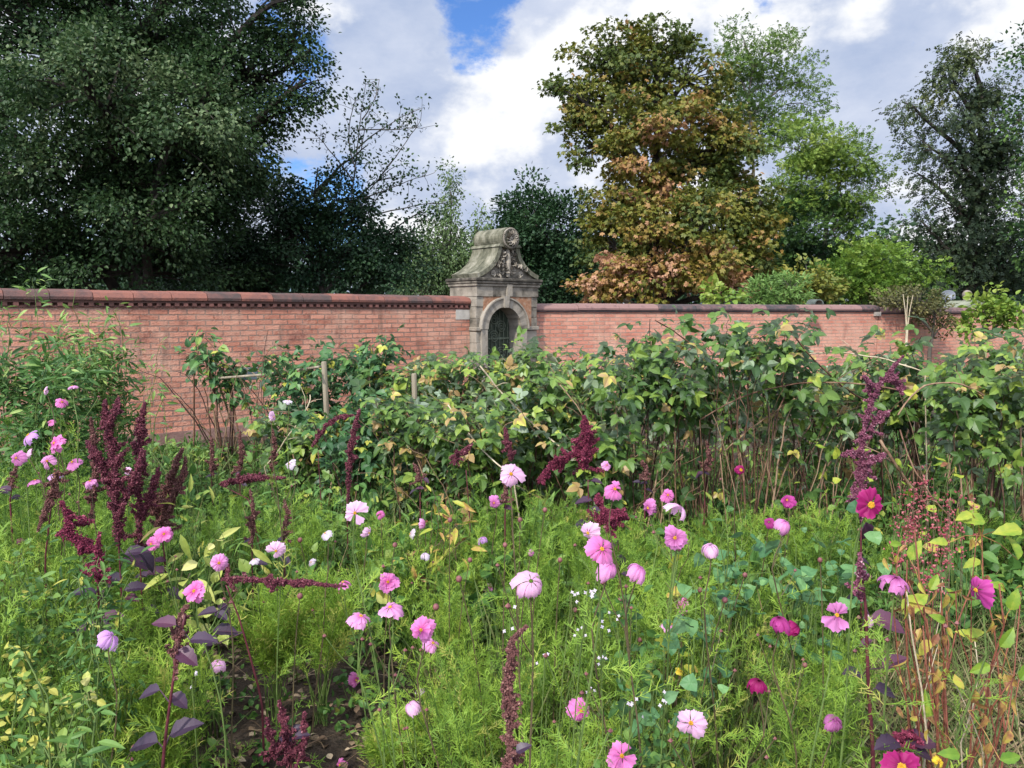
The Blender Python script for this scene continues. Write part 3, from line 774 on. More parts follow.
# dark mass of distant wood closing the gaps low down behind the trees
P, S = [], []
lv = M()
for i in range(150):
    a = i / 150; px = -300 + 1700 * a + U(-12, 12); Y = U(38, 50) if px < 470 or px > 560 else U(42, 50)
    c = at(px, U(276, 300), Y); nl = 420
    lv.inst(DIAMOND, c + G(0, 1, (nl, 3)) * np.array([2.6, 1.6, 1.3]) , rdir(nl), rdir(nl, .6), U(.28, .5, nl), np.clip(G(.25, .15, nl), 0, 1))
tag(lv.build('distant_wood', Mround), 'dark low mass of distant woodland foliage closing the gaps between the trees behind the wall', 'woodland', kind='stuff')
# loose herbage and lawn behind the wall
# ------------------------------------------------------------------ plants between the wall and the camera
cane_mat = surfmat('cane_brown', (.045, .022, .015), (.14, .07, .042), 14, .7, .3, 80, (.27, .18, .11), tintw=.8)
green_stem = surfmat('stem_green', (.05, .09, .02), (.14, .20, .05), 20, .6, .1)
brown_stem = surfmat('stem_brown', (.05, .035, .02), (.13, .10, .05), 20, .6, .1)
Mrasp = leafmat('raspberry_leaf', [(0, (.028, .065, .018)), (.35, (.065, .13, .026)), (.6, (.13, .22, .04)), (.82, (.26, .34, .05)), (.92, (.50, .50, .07)), (1, (.36, .24, .10))], rough=.45, trans=.28, back=(.36, .44, .32), spec=.4, noise=.25, nscale=9)
Mdeep = leafmat('currant_leaf', [(0, (.016, .05, .02)), (.4, (.042, .115, .036)), (.72, (.10, .21, .05)), (.9, (.16, .26, .05)), (1, (.40, .40, .06))], rough=.45, trans=.22, back=(.14, .22, .11), spec=.4)
Mbud = leafmat('buddleia_leaf', [(0, (.03, .08, .02)), (.5, (.07, .16, .035)), (.8, (.15, .26, .06)), (1, (.28, .38, .10))], rough=.5, trans=.28)


def bush(name, label, cat, px, Y, toppy, wpx, ncane, nleaf, mat, tpl=TRIFOLI, size=.125, lo=.35, cane=cane_mat, lean=0.0, bend=.28, group=None, tmean=.45, tsd=.2, crad=.0055, hvar=.2, droop=-.35, bare=0.0, dpt=.5, nz=1.0, zlo=0.0):
    s = Y / F; W = wpx * s; base = at(px, 312, Y); base[2] = 0
    H = at(px, toppy, Y)[2] - size * .35
    r = thing(name, label, cat, base, group)
    lv = M(); wts = U(.6, 1.3, ncane)
    for i in range(ncane):
        b0 = base + np.array([G(0, .18) * W, G(0, .16) * W * dpt * 2, -.02])
        h = H * (1 - hvar * U(0, 1)) if i else H
        e = base + np.array([U(-.5, .5) * W + lean * H, U(-.5, .5) * W * dpt * 1.6, h])
        if not i: e[:2] = base[:2] + U(-.1, .1, 2)
        mid = b0 * .45 + e * .55; mid[2] = h * 1.0 if i else h * .7; mid[:2] = b0[:2] * .7 + e[:2] * .3
        tipd = np.array([(e[0] - b0[0]) * bend, (e[1] - b0[1]) * bend, 0])
        l = wobble(bez(b0, mid, e + tipd, 12), .017 * H)
        c = M(); c.tube(l, crad * U(.7, 1.3) * np.linspace(1.1, .45, 12), 5, U(0, 1)); c.build('cane', cane, r, base, smooth=True)
        if i > 0 and U() < bare: continue
        k = int(nleaf * wts[i] / wts.sum() / max(.3, 1 - bare))
        t = np.where(U(0, 1, k) < .16, U(.08, 1, k), U(lo, 1.0, k) ** .9)
        P = np.stack([np.interp(t, np.linspace(0, 1, 12), l[:, j]) for j in range(3)], -1)
        o = rdir(k, .15) ; off = o * U(.02, .16, k)[:, None] * (size / .13)
        P = P + off; tm_ = np.where(U(0, 1, k) < .05, .97, G(tmean, tsd, k)); P[:, 2] = np.maximum(P[:, 2], zlo + .03)
        D = unit(o * np.array([1, 1, .5]) + np.array([0, 0, droop]) + G(0, .25, (k, 3)))
        Nn = unit(G(0, .55, (k, 3)) + np.array([0, -.3, nz]))
        lv.inst(tpl, P, D, Nn, size * U(.4, 1.2, k), np.clip(tm_ - (.09 if mat in (Mrasp,) else 0) * (tm_ < .9), 0, 1))
        # little leaf stalks
    if cane is cane_mat and ncane > 6:
        for i in range(ncane // 2 + 5):
            b0 = base + np.array([G(0, .22) * W, G(0, .15) * W, 0]); a = U(.5, 1.0) * H; e = b0 + np.array([U(-1.1, 1.1) * W, U(-.5, .1) * W, a])
            c = M(); c.tube(wobble(bez(b0, b0 * .6 + e * .4 + (0, 0, a * U(.3, .6)), e, 10), .02), crad * U(.4, .8) * np.linspace(1.1, .4, 10), 4, U(.1, .9)); c.build('cane', cane, r, base, smooth=True)
    lv.build('leaves', mat, r, base)
    return r


g1 = 'raspberry bushes in the long row before the wall'
RB = [  # px, Y, top, width, canes, leaves, label, kw
    (592, 5.6, 352, 80, 11, 330, 'leafy raspberry bush just right of the dark red flower spike in the middle', dict(tmean=.5)),
    (648, 4.9, 332, 95, 14, 420, 'tall raspberry bush with pale leaf undersides, left of the centre of the row', dict(tmean=.42, lo=.5)),
    (700, 5.2, 354, 70, 12, 230, 'raspberry bush with many bare brown canes below its leaves, second tall one of the row', dict(lo=.55, tmean=.5)),
    (758, 4.8, 320, 85, 13, 330, 'highest raspberry bush, its round leafy head standing against the right wall', dict(lo=.6, tmean=.4)),
    (812, 5.0, 368, 100, 16, 200, 'thin twiggy raspberry bush with bare arching canes left of the purple plume', dict(lo=.4, bare=.5, tmean=.58, bend=.5)),
    (868, 5.5, 355, 90, 12, 260, 'raspberry bush behind the tall purple plume', dict(lo=.35, tmean=.45)),
    (925, 5.2, 342, 95, 14, 400, 'dense raspberry bush right of the pale forked stakes', dict(lo=.45, tmean=.42)),
    (985, 4.6, 338, 90, 14, 430, 'raspberry bush with yellowing lower leaves near the right edge', dict(lo=.4, tmean=.55)),
    (1040, 4.9, 328, 100, 12, 400, 'raspberry bush cut off by the right edge', dict(lo=.3, tmean=.42)),
]
for (px, Y, tp, w_, nc, nl, lab, kw) in RB:
    bush('raspberry_bush', lab, 'raspberry bush', px, Y, tp, w_, nc, int(nl * 1.2), Mrasp, group=g1, **{**dict(crad=.005), **kw})
RB2 = [(560, 6.6, 358, 80, 'raspberry bush in the back row, in front of the right foot of the gateway'), (620, 6.9, 362, 90, 'back-row raspberry bush behind the leafy one near the middle'), (672, 6.8, 360, 90, 'back-row raspberry bush behind the pale leaf undersides'),
       (728, 6.6, 362, 90, 'back-row raspberry bush filling the gap left of the highest one'), (790, 6.6, 365, 100, 'back-row raspberry bush behind the bare arching canes'), (850, 6.9, 362, 100, 'back-row raspberry bush under the ridge tile on the wall'),
       (905, 6.6, 362, 90, 'back-row raspberry bush around the pale forked stakes'), (965, 6.4, 352, 100, 'back-row raspberry bush below the ball finial pillar'), (1030, 6.4, 348, 110, 'back-row raspberry bush nearest the right edge')]
for (px, Y, tp, w_, lab) in RB2:
    bush('raspberry_bush', lab, 'raspberry bush', px, Y, tp, w_ * 1.1, 10, 210, Mrasp, lo=.3, group=g1, crad=.006, tmean=.33, size=.125)
g2 = 'low berry bushes before the gateway'
for (px, Y, tp, w_, lab, t_, m_) in ((312, 7.4, 354, 75, 'dark green berry bush behind the left wooden post', .4, Mdeep), (372, 7.2, 346, 80, 'dark green berry bush between the two wooden posts', .38, Mdeep), (420, 6.9, 362, 60, 'paler green berry bush at the right wooden post', .6, Mrasp),
                                 (462, 6.6, 358, 70, 'berry bush before the left foot of the gateway', .5, Mrasp), (510, 6.2, 352, 80, 'light green berry bush hiding the bottom of the gateway door', .6, Mrasp), (545, 5.6, 385, 80, 'berry bush just behind the dark red flower spike in the middle', .5, Mrasp),
                                 (430, 5.7, 400, 90, 'low spreading berry bush right of the dark red upright spike', .5, Mrasp), (355, 6.0, 400, 80, 'low dark berry bush left of the dark red upright spike', .35, Mdeep), (300, 6.4, 415, 70, 'small low berry bush at the foot of the left wooden post', .5, Mrasp), (488, 5.3, 410, 90, 'wide low berry bush below the gateway', .55, Mrasp), (610, 4.9, 430, 80, 'low shoots at the foot of the raspberry row, left end', .5, Mrasp)):
    bush('berry_bush', lab, 'bush', px, Y, tp, w_ * 1.15, 11, 560, m_, hvar=.08, lo=.12, group=g2, tmean=t_, tsd=.22, size=.13)
bush('young_tree', 'thin sapling with green heart-shaped leaves standing clear against the brick wall', 'sapling', 218, 8.0, 336, 62, 8, 300, Mdeep, OVATE_FINE, .11, lo=.4, tmean=.55, crad=.011, hvar=.25, dpt=.2)
bush('bramble', 'straggly reddish bramble growing right of the thin sapling', 'bramble', 262, 7.8, 350, 60, 10, 210, Mdeep, OVATE_FINE, .09, lo=.3, tmean=.6, crad=.006, bend=.6, bare=.3)
bush('weed', 'thin pale weed rising against the bare brick left of the sapling', 'weed', 148, 7.2, 352, 26, 5, 70, Mbud, LANCE, .10, lo=.3, tmean=.7, crad=.004, cane=green_stem)
# tall leafy perennials on the far left
g3 = 'tall leafy perennials before the left end of the wall'
for (px, Y, tp, w_, nc, lab, tm) in ((28, 5.4, 284, 26, 4, 'tallest leafy perennial stem, its tip crossing the coping at the far left', .7), (74, 5.7, 295, 24, 4, 'leafy perennial whose second-highest tip crosses the coping', .75),
                                     (104, 5.3, 306, 34, 7, 'pale tipped leafy perennial at the right end of its clump', .75), (8, 4.9, 334, 60, 15, 'dark green leafy perennial at the left edge', .4), (55, 5.0, 338, 60, 17, 'dense leafy perennial behind the small pink flowers', .4),
                                     (88, 5.5, 335, 44, 11, 'leafy perennial in the middle of the clump', .5), (34, 4.6, 372, 80, 17, 'low leafy perennial in front of the clump', .45), (122, 5.5, 350, 26, 5, 'small leafy perennial against the brick at the right of the clump', .6)):
    bush('leafy_perennial', lab, 'perennial', px, Y, tp, w_, nc, nc * 75, Mbud, LANCE, .085, lo=.15, tmean=tm, tsd=.16, crad=.004, cane=green_stem, bend=.0, hvar=.3, droop=.1, group=g3, dpt=.4)

# ------------------------------------------------------------------ posts, stakes, rail, sign, loose canes
wood = surfmat('weathered_wood', (.16, .13, .09), (.34, .29, .21), 10, .85, .5, 60, stretch=(1, 1, .15))
palewood = surfmat('pale_cane', (.30, .24, .15), (.55, .46, .32), 12, .7, .3, 60)


def post(px, top, Y, rad, label, tiltx=.0, name='wooden_post', cat='post', mat=wood):
    a = at(px, top, Y); b0 = np.array([a[0] + tiltx, Y, -.1])
    m_ = M(); m_.tube([b0, b0 * .5 + a * .5, a, a + (0, 0, .004)], [rad, rad * .97, rad * .93, rad * .6], 8)
    return tag(m_.build(name, mat, None, b0), label, cat)


post(324, 362, 6.9, .027, 'weathered wooden post with the rail nailed to it, left of the two posts', .04)
post(414, 374, 6.2, 0.024, 'weathered wooden post among the berry bushes, right of the two posts', .02)
a, b_ = at(206, 379, 8.0), at(326, 366, 6.95)
m_ = M(); m_.tube([a, (a + b_) / 2 - (0, 0, .02), b_], [.013, .013, .012], 7)
tag(m_.build('wooden_rail', wood, None, a), 'thin wooden rail running from the sapling to the left wooden post', 'rail')
c = at(243, 374, 8.3)
m_ = M(); m_.box(-.16, .16, -.012, .012, -.07, .07, bev=.004)
o = m_.build('slate_sign', surfmat('slate_blue', (.05, .07, .08), (.10, .13, .15), 6, .6, .2)); o.location = c; o.rotation_euler = (R(-6), 0, WA * .6)
tag(o, 'small blank blue-grey board on the rail in front of the brick wall', 'board')
m_ = M(); b0 = at(907, 340, 5.9); b0[2] = 0
f0 = at(907, 330, 5.9); m_.tube([b0, f0], [.011, .010], 6)
for q in ((903, 294), (908, 296), (913, 295)): m_.tube([f0 - (0, 0, .03), f0 * .45 + at(*q, 5.9) * .55 + (G(0, .006), 0, 0), at(*q, 5.9)], [.0045, .0035, .0025], 5)
tag(m_.build('forked_stake', palewood, None, b0), 'pale forked stick standing up above the raspberry bushes, against the wall', 'stake')
for k, (p0, p1, p2, Y, rad, lab) in enumerate((((480, 366), (520, 412), (577, 462), 5.2, .007, 'long pale bare cane sloping down across the berry bushes to the right'), ((448, 405), (480, 445), (512, 470), 5.0, .006, 'short pale bare cane sloping down left of the dark red spike'),
        ((790, 330), (840, 385), (880, 402), 4.7, .006, 'bare brown cane sloping from the highest raspberry bush to the purple plume'), ((700, 420), (790, 388), (905, 400), 4.6, .005, 'bare brown cane lying level across the middle of the raspberry row'),
        ((898, 415), (950, 385), (1022, 428), 4.3, .006, 'arched reddish cane right of the purple plume'), ((780, 360), (850, 352), (925, 372), 4.9, .005, 'thin pale cane lying level above the twiggy bush'), ((720, 455), (760, 420), (792, 395), 4.8, .005, 'thin bent cane rising under the highest raspberry bush'),
        ((560, 385), (590, 430), (606, 470), 5.1, .005, 'thin dark cane leaning behind the dark red spike'), ((370, 395), (395, 420), (415, 443), 6.0, .008, 'pale broken stick leaning on the right wooden post'), ((310, 395), (300, 420), (262, 470), 6.0, .006, 'pale green bare stem curving up by the left wooden post'),
        ((268, 330), (264, 390), (272, 460), 6.9, .004, 'tall thin bare stalk in front of the brick wall beside the bramble'), ((880, 440), (905, 480), (935, 520), 4.2, .010, 'thick rusty brown broken cane under the yellow leaves on the right'), ((900, 430), (922, 480), (962, 520), 4.3, .006, 'thin rusty cane beside the thick broken one'),
        ((655, 320), (690, 345), (725, 372), 5.0, .005, 'reddish cane tip crossing the wall left of the highest raspberry bush'))):
    A, B, C_ = at(*p0, Y + U(-.2, .2)), at(*p1, Y), at(*p2, Y + U(-.2, .2))
    B = 2 * B - (A + C_) / 2
    l = wobble(bez(A, B, C_, 14), .006)
    g_ = l[-1].copy() if l[-1][2] < l[0][2] else l[0].copy()
    # carried on to the ground
    gd = g_.copy(); gd[2] = 0; gd[0] += .1
    l = np.vstack([l, gd]) if l[-1][2] < l[0][2] else np.vstack([gd, l])
    m_ = M(); m_.tube(l, rad * np.linspace(.8, 1, len(l)), 6, U(.3, 1))
    for q in range(3):
        i = rng.integers(3, len(l) - 3); e = l[i] + rdir(1, .5)[0] * U(.08, .22); m_.tube([l[i], (l[i] + e) / 2 + .01, e], [rad * .5, rad * .4, rad * .25], 4, .6)
    tag(m_.build('bare_cane', palewood if 'pale' in lab else cane_mat, None, gd, smooth=True), lab, 'cane')
# ------------------------------------------------------------------ amaranths
Mplume = leafmat('plume_red', [(0, (.04, .010, .018)), (.4, (.10, .022, .036)), (.75, (.20, .055, .072)), (1, (.38, .16, .18))], rough=.7, trans=.12, spec=.2)
Mplumb = leafmat('plume_bright', [(0, (.05, .008, .02)), (.4, (.13, .018, .04)), (.75, (.24, .04, .078)), (1, (.46, .10, .17))], rough=.7, trans=.12, spec=.2)
Mplump = leafmat('plume_purple', [(0, (.07, .02, .035)), (.4, (.16, .045, .075)), (.75, (.27, .09, .14)), (1, (.5, .3, .34))], rough=.7, trans=.12, spec=.2)
Mplumd = leafmat('plume_dull', [(0, (.05, .022, .02)), (.4, (.12, .05, .045)), (.75, (.21, .09, .08)), (1, (.33, .2, .15))], rough=.8, trans=.1, spec=.2)
Mpleaf = leafmat('amaranth_leaf', [(0, (.022, .014, .028)), (.5, (.05, .025, .05)), (.8, (.11, .03, .06)), (1, (.05, .09, .025))], rough=.45, trans=.2, back=(.14, .03, .06), spec=.4)
red_stem = surfmat('stem_red', (.06, .014, .02), (.15, .035, .045), 20, .5, .1)
BUMP = T([(-.5, 0, 0), (.5, 0, 0), (0, .5, .45), (0, 1, 0), (0, .4, -.4)], [(0, 2, 3), (2, 1, 3), (0, 1, 2), (0, 3, 4), (3, 1, 4), (1, 0, 4)])


def plume(path, rad, mat, parent, base, n, size=.011, side=0, sidelen=.10, fuzz=1.0):
    """a dense seed plume around a path; side = number of short side spikes"""
    m_ = M(); path = np.asarray(path, float); k = len(path)
    seg = np.linalg.norm(np.diff(path, axis=0), axis=1).sum()
    def fill(pth, r0, cnt, taper=True):
        t = U(0, 1, cnt); kk = len(pth)
        c = np.stack([np.interp(t, np.linspace(0, 1, kk), pth[:, j]) for j in range(3)], -1)
        prof = np.sin(np.pi * np.clip(t * .9 + .12, 0, 1)) ** .6 if taper else 1 - t * .6
        lump = 1 + .5 * np.sin(t * seg * 70 + U(0, 6)) * fuzz * np.sign(np.sin(t * seg * 23 + 1) + .5)
        d = rdir(cnt); p = c + d * (r0 * prof * lump * U(.35, 1.05, cnt))[:, None]
        m_.inst(BUMP, p, unit(d + G(0, .4, (cnt, 3))), rdir(cnt), size * U(.5, 1.9, cnt) , np.clip(G(.45, .22, cnt), 0, 1))
    fill(path, rad * .5, int(n * .4))
    side = side * 2 + 6; sidelen = max(sidelen * .6, rad * 2.6) if sidelen > .05 else sidelen
    for i in range(side):
        t = U(.0, .8); a = np.array([np.interp(t, np.linspace(0, 1, k), path[:, j]) for j in range(3)])
        e = a + (rdir(1, .7)[0]) * sidelen * U(.5, 1.1) * (1.1 - t)
        fill(np.array([a, (a + e) / 2 + (0, 0, -.01), e - (0, 0, .01)]), rad * .3, max(12, int(n * .9) // (side + 1)), False)
    m_.tube(path, rad * .22, 5, .2)
    return m_.build('plume', mat, parent, base)


def amaranth(label, Y, stem, plumes, leaves=(), mat=Mplume, srad=.0045, group='dark red amaranths', nscale=1.0, name='amaranth'):
    """stem: pixel path, lowest end first, carried down to the ground; plumes: (pixel path, radius_m, side spikes); leaves: (px, py, length_m, angle)"""
    sp = np.array([at(x, y, Y) for x, y in stem]); base = sp[0].copy(); base[2] = 0
    r = thing(name, label, 'amaranth', base, group)
    pts = np.vstack([base - (0, 0, .03), sp]) if sp[0][2] > .03 else sp
    tt = np.linspace(0, len(pts) - 1, 14); l = np.stack([np.interp(tt, np.arange(len(pts)), pts[:, j]) for j in range(3)], -1)
    m_ = M(); m_.tube(l, srad * np.linspace(1.2, .6, 14), 6, .5); m_.build('stem', red_stem, r, base, smooth=True)
    for (pp, rad, sd) in plumes:
        P_ = np.array([at(x, y, Y + (U(-.02, .02))) for x, y in pp])
        tt = np.linspace(0, len(P_) - 1, 12); q = np.stack([np.interp(tt, np.arange(len(P_)), P_[:, j]) for j in range(3)], -1)
        L_ = np.linalg.norm(np.diff(q, axis=0), axis=1).sum(); size = max(.0024 if Y < 1.2 else .005, .0014 * Y)
        n = int(nscale * 2.6 * 2 * math.pi * rad * L_ / (size * size) * .9)
        plume(wobble(q, .004), rad, mat, r, base, min(n, 7000), size, sd, .10 if Y > 1.2 else .028)
    if len(leaves):
        lm = M()
        for (x, y, ln, an) in leaves:
            p = at(x, y, Y + U(-.03, .03)); d = np.array([math.cos(R(an)), U(-.5, .3), math.sin(R(an))])
            # petiole from the stem
            j = np.argmin(np.linalg.norm(l - p, axis=1)); m2 = (l[j] + p) / 2
            lm.tube([l[j], m2, p], [.002, .0018, .0015], 4, .6)
            lm.inst(OVATE_FINE, p, d, np.array([G(0, .3), -.35, 1.]), ln, U(.1, .7))
        lm.build('leaves', Mpleaf, r, base)
    return r


def around(px, y0, y1, n, ln, sp=14):
    return [(px + U(-sp * .3, sp * .3), U(y0, y1), ln * U(.7, 1.2), (0 if k % 2 else 180) + U(-50, 30) * (1 if k % 2 else -1)) for k in range(n)]


amaranth('tallest dark red amaranth in the left clump, its branched plume top against the brick', 3.0, [(125, 700), (122, 600), (116, 500)],
         [([(118, 545), (114, 470), (108, 420), (107, 394)], .042, 13), ([(116, 500), (100, 460), (93, 440)], .028, 5), ([(118, 520), (136, 480), (140, 452)], .03, 5), ([(108, 425), (116, 410), (118, 398)], .022, 3)], around(122, 540, 640, 9, .10))
amaranth('dark red amaranth right of the tallest one in the left clump, with a magenta-tipped plume', 3.15, [(146, 690), (142, 600), (138, 520)],
         [([(140, 550), (138, 480), (136, 430), (139, 402)], .036, 10), ([(142, 520), (155, 485), (162, 470)], .026, 5)], around(144, 540, 650, 8, .10))
amaranth('low dull dark amaranth at the right end of the left clump', 3.3, [(168, 650), (165, 560), (160, 520)],
         [([(160, 540), (165, 490), (176, 450)], .040, 10), ([(162, 520), (178, 480), (182, 455)], .026, 5), ([(160, 520), (150, 500), (150, 480)], .03, 4)], around(165, 560, 640, 6, .09), mat=Mplumd)
amaranth('thin rusty amaranth on the left of the left clump, below the pale flowers', 3.1, [(95, 640), (92, 560)],
         [([(92, 520), (94, 460), (90, 420)], .022, 8)], around(95, 540, 620, 4, .08), mat=Mplumd)
amaranth('drooping thin amaranth tassel under the small mauve flowers on the left', 2.9, [(48, 640), (45, 560), (52, 500)], [([(56, 474), (52, 500), (44, 530)], .022, 6)], mat=Mplumd)
amaranth('bright crimson amaranth bent into a hook, left of the tallest dark clump', 2.5, [(100, 640), (98, 580), (96, 560)], [([(68, 512), (70, 532), (82, 545), (98, 552)], .034, 4), ([(98, 580), (101, 560), (102, 535)], .02, 3)], around(100, 585, 640, 4, .07), mat=Mplumb)
amaranth('dark amaranth plume lying level over the grass, before the low berry bush', 4.4, [(262, 560), (250, 500), (225, 487)], [([(222, 484), (250, 476), (284, 474)], .034, 8)], mat=Mplume)
amaranth('arching dull red amaranth tassel at the left wooden post', 5.2, [(322, 520), (318, 450)], [([(312, 447), (325, 425), (340, 413), (353, 411)], .024, 4)], mat=Mplume)
amaranth('thick dark red upright amaranth spike between the two wooden posts', 4.4, [(348, 560), (347, 495)], [([(348, 500), (350, 455), (355, 425), (359, 412)], .030, 2)], mat=Mplume)
amaranth('long amaranth plume lying level above the bright feathery foliage', 2.7, [(262, 700), (240, 620), (226, 585)], [([(222, 579), (262, 580), (300, 578), (346, 580)], .020, 5)], around(215, 600, 650, 6, .08))
amaranth('bushy crimson amaranth plume in the middle of the bed, before the raspberry row', 4.2, [(590, 560), (588, 480)], [([(585, 468), (586, 440), (583, 410)], .062, 12), ([(580, 452), (560, 462), (545, 472), (538, 482)], .042, 6)], around(590, 480, 530, 6, .09), mat=Mplumb)
amaranth('small crimson amaranth left of the bushy crimson one', 4.5, [(512, 520), (511, 470)], [([(511, 460), (510, 445), (510, 428)], .03, 4)], mat=Mplume)
amaranth('small crimson amaranth lying over to the left among the low berry bushes', 4.6, [(470, 520), (466, 470)], [([(450, 458), (462, 452), (470, 445)], .03, 4)], mat=Mplume)
amaranth('low dark crimson amaranth behind the big pink flowers in the centre', 3.4, [(620, 620), (618, 540)], [([(600, 522), (615, 515), (630, 518)], .045, 7), ([(615, 530), (600, 505), (596, 490)], .03, 4)], around(618, 530, 590, 5, .08), mat=Mplumb)
amaranth('tall purple-pink amaranth with a stepped plume, before the right half of the raspberry row', 3.4, [(862, 720), (861, 600), (861, 500)],
         [([(862, 505), (861, 460), (866, 420), (880, 385), (903, 352)], .026, 10), ([(868, 430), (880, 415), (892, 412)], .022, 4), ([(862, 480), (874, 458), (888, 453)], .03, 3), ([(860, 455), (850, 450), (845, 452)], .022, 2), ([(862, 515), (852, 498), (848, 484)], .024, 5), ([(872, 400), (868, 385), (862, 378)], .02, 4), ([(888, 380), (898, 385), (905, 395)], .026, 3)],
         [(866, 522, .12, -85), (860, 560, .08, -20), (858, 595, .07, 190)], mat=Mplump, srad=.006)
amaranth('dark-leaved amaranth stem with broad purple leaves, right of the magenta drooping flowers', 2.1, [(874, 768), (868, 680), (866, 610), (860, 560)], [([(860, 600), (859, 570), (858, 545)], .014, 4)],
         [(870, 617, .10, -8), (862, 676, .075, 150), (875, 688, .07, -12), (882, 668, .08, 50), (872, 640, .04, 200)], mat=Mplump, srad=.006)
amaranth('fallen amaranth with wine-red wilted leaves at the bottom right', 1.75, [(905, 790), (900, 760)], [([(890, 742), (905, 736), (925, 745)], .014, 3)], [(905, 742, .09, 5), (898, 742, .07, 170), (910, 750, .08, -15)], mat=Mplumb)
amaranth('brown hairy amaranth plume standing closest of all, bottom centre', .95, [(505, 800), (506, 768)], [([(510, 780), (505, 730), (502, 690), (506, 650), (522, 624)], .010, 16)], [(516, 752, .022, 35)], mat=Mplumd, srad=.004, nscale=1.5)
amaranth('thin dark amaranth stem with drooping dark leaves, bottom left', 1.7, [(160, 800), (165, 740), (176, 660), (185, 615)], [([(176, 662), (182, 630), (192, 608)], .012, 8)],
         [(176, 625, .06, 165), (178, 650, .06, -20), (160, 690, .06, 190), (172, 694, .05, -30), (158, 742, .08, 185), (170, 735, .08, 30), (190, 640, .06, 10)], mat=Mplumd)
amaranth('short dark amaranth in the bare soil gap, bottom left of centre', 2.3, [(290, 800), (292, 740)], [([(288, 765), (287, 730), (284, 700)], .02, 6), ([(300, 760), (302, 735), (305, 710)], .016, 4), ([(276, 760), (272, 735), (270, 715)], .014, 4)], around(290, 730, 760, 8, .05))
for (x, y, h, Y, lab) in ((252, 515, 50, 3.6, 'small dull amaranth spike left of the palest pink bud'), (284, 520, 40, 3.8, 'small dull amaranth spike between two pale flowers'), (212, 455, 34, 5.6, 'dull purple spike under the thin sapling'), (240, 450, 40, 5.6, 'dull purple spike left of the bramble foot'), (272, 448, 40, 5.8, 'dull purple spike right of the bramble foot'), (5, 585, 14, 2.8, 'dark drooping amaranth tip at the left edge'),
                          (10, 480, 20, 3.4, 'small dull amaranth tip at the left edge above the others'), (705, 455, 30, 4.6, 'small dark amaranth spike among the raspberry canes'), (505, 490, 24, 4.0, 'small red amaranth spike behind the yellow leaves'), (645, 470, 20, 4.3, 'tiny dark amaranth spike at the foot of the raspberry row'), (420, 470, 20, 4.4, 'tiny dark amaranth spike left of the yellow leaves')):
    amaranth(lab, Y, [(x, y + h), (x + U(-2, 2), y + h * .5)], [([(x, y + h * .5), (x + U(-3, 3), y), (x + U(-5, 5), y - h * .5)], .016 * Y / 4 + .004, 4)], around(x, y + h * .4, y + h, 3, .06), mat=Mplumd, nscale=.8)

Mseed = leafmat('seed_red', [(0, (.12, .02, .03)), (.6, (.30, .05, .07)), (1, (.42, .14, .14))], trans=.1)
# red seed-spike plant on the right
for (x, y, Y, lab) in ((908, 500, 3.4, 'red seed spikes left of the yellow lobed leaf'), (922, 490, 3.5, 'red seed spikes just below the rusty broken cane'), (948, 520, 3.2, 'red seed spikes above the big yellow-green leaves'), (905, 530, 3.1, 'red seed spikes right of the open crimson flower'), (960, 505, 3.4, 'red seed spikes nearest the right edge'), (935, 550, 2.9, 'lowest red seed spikes, over the dry grass')):
    b0 = at(x, y + 60, Y); b0[2] = 0; r = thing('seed_spike', lab, 'seed spikes', b0, 'red seed spikes over the dry grass'); st = M(); sd_ = M()
    for q in range(5):
        top = at(x + U(-14, 14), y - U(0, 26), Y + U(-.15, .15)); l = bez(b0 + G(0, .02, 3) * (1, 1, 0), (b0 + top) / 2 + G(0, .04, 3), top, 8); st = M(); st.tube(l, np.linspace(.0025, .0015, 8), 4)
        n = 22; t = U(.7, 1, n); p = np.stack([np.interp(t, np.linspace(0, 1, 8), l[:, j]) for j in range(3)], -1) + G(0, .010, (n, 3))
        st.inst(BUMP, p, rdir(n, .3), rdir(n), .011 * U(.6, 1.4, n), U(.3, 1, n), mat=1); st.build('spike', [brown_stem, Mseed], r, b0)
# ------------------------------------------------------------------ cosmos
Mfeather = leafmat('feathery_leaf', [(0, (.04, .09, .02)), (.35, (.13, .235, .032)), (.65, (.24, .38, .05)), (.9, (.33, .45, .06)), (1, (.42, .42, .10))], rough=.55, trans=.35, spec=.25)
Mherb = leafmat('herb_leaf', [(0, (.03, .08, .02)), (.4, (.075, .17, .035)), (.7, (.15, .26, .055)), (.92, (.24, .32, .06)), (1, (.42, .40, .08))], rough=.5, trans=.3, spec=.3)
OCT = np.array([(0, 2, 4), (2, 1, 4), (1, 3, 4), (3, 0, 4), (2, 0, 5), (1, 2, 5), (3, 1, 5), (0, 3, 5)])
Myolk = surfmat('flower_centre', (.55, .27, .02), (.80, .50, .05), 300, .8, .6, 500)
Mpod = surfmat('flower_bud', (.10, .03, .04), (.25, .10, .09), 60, .6, .2)
PC = dict(pale=((.80, .50, .68), (.72, .36, .60)), pink=((.76, .36, .62), (.58, .16, .42)), bright=((.76, .24, .54), (.55, .07, .30)), lilac=((.66, .38, .72), (.52, .22, .52)), white=((.66, .58, .66), (.70, .50, .62)),
          magenta=((.50, .06, .30), (.24, .02, .11)), crimson=((.36, .015, .14), (.16, .004, .05)), yellow=((.80, .62, .06), (.7, .4, .02)), mauve=((.62, .22, .48), (.34, .06, .22)))
PM = {}
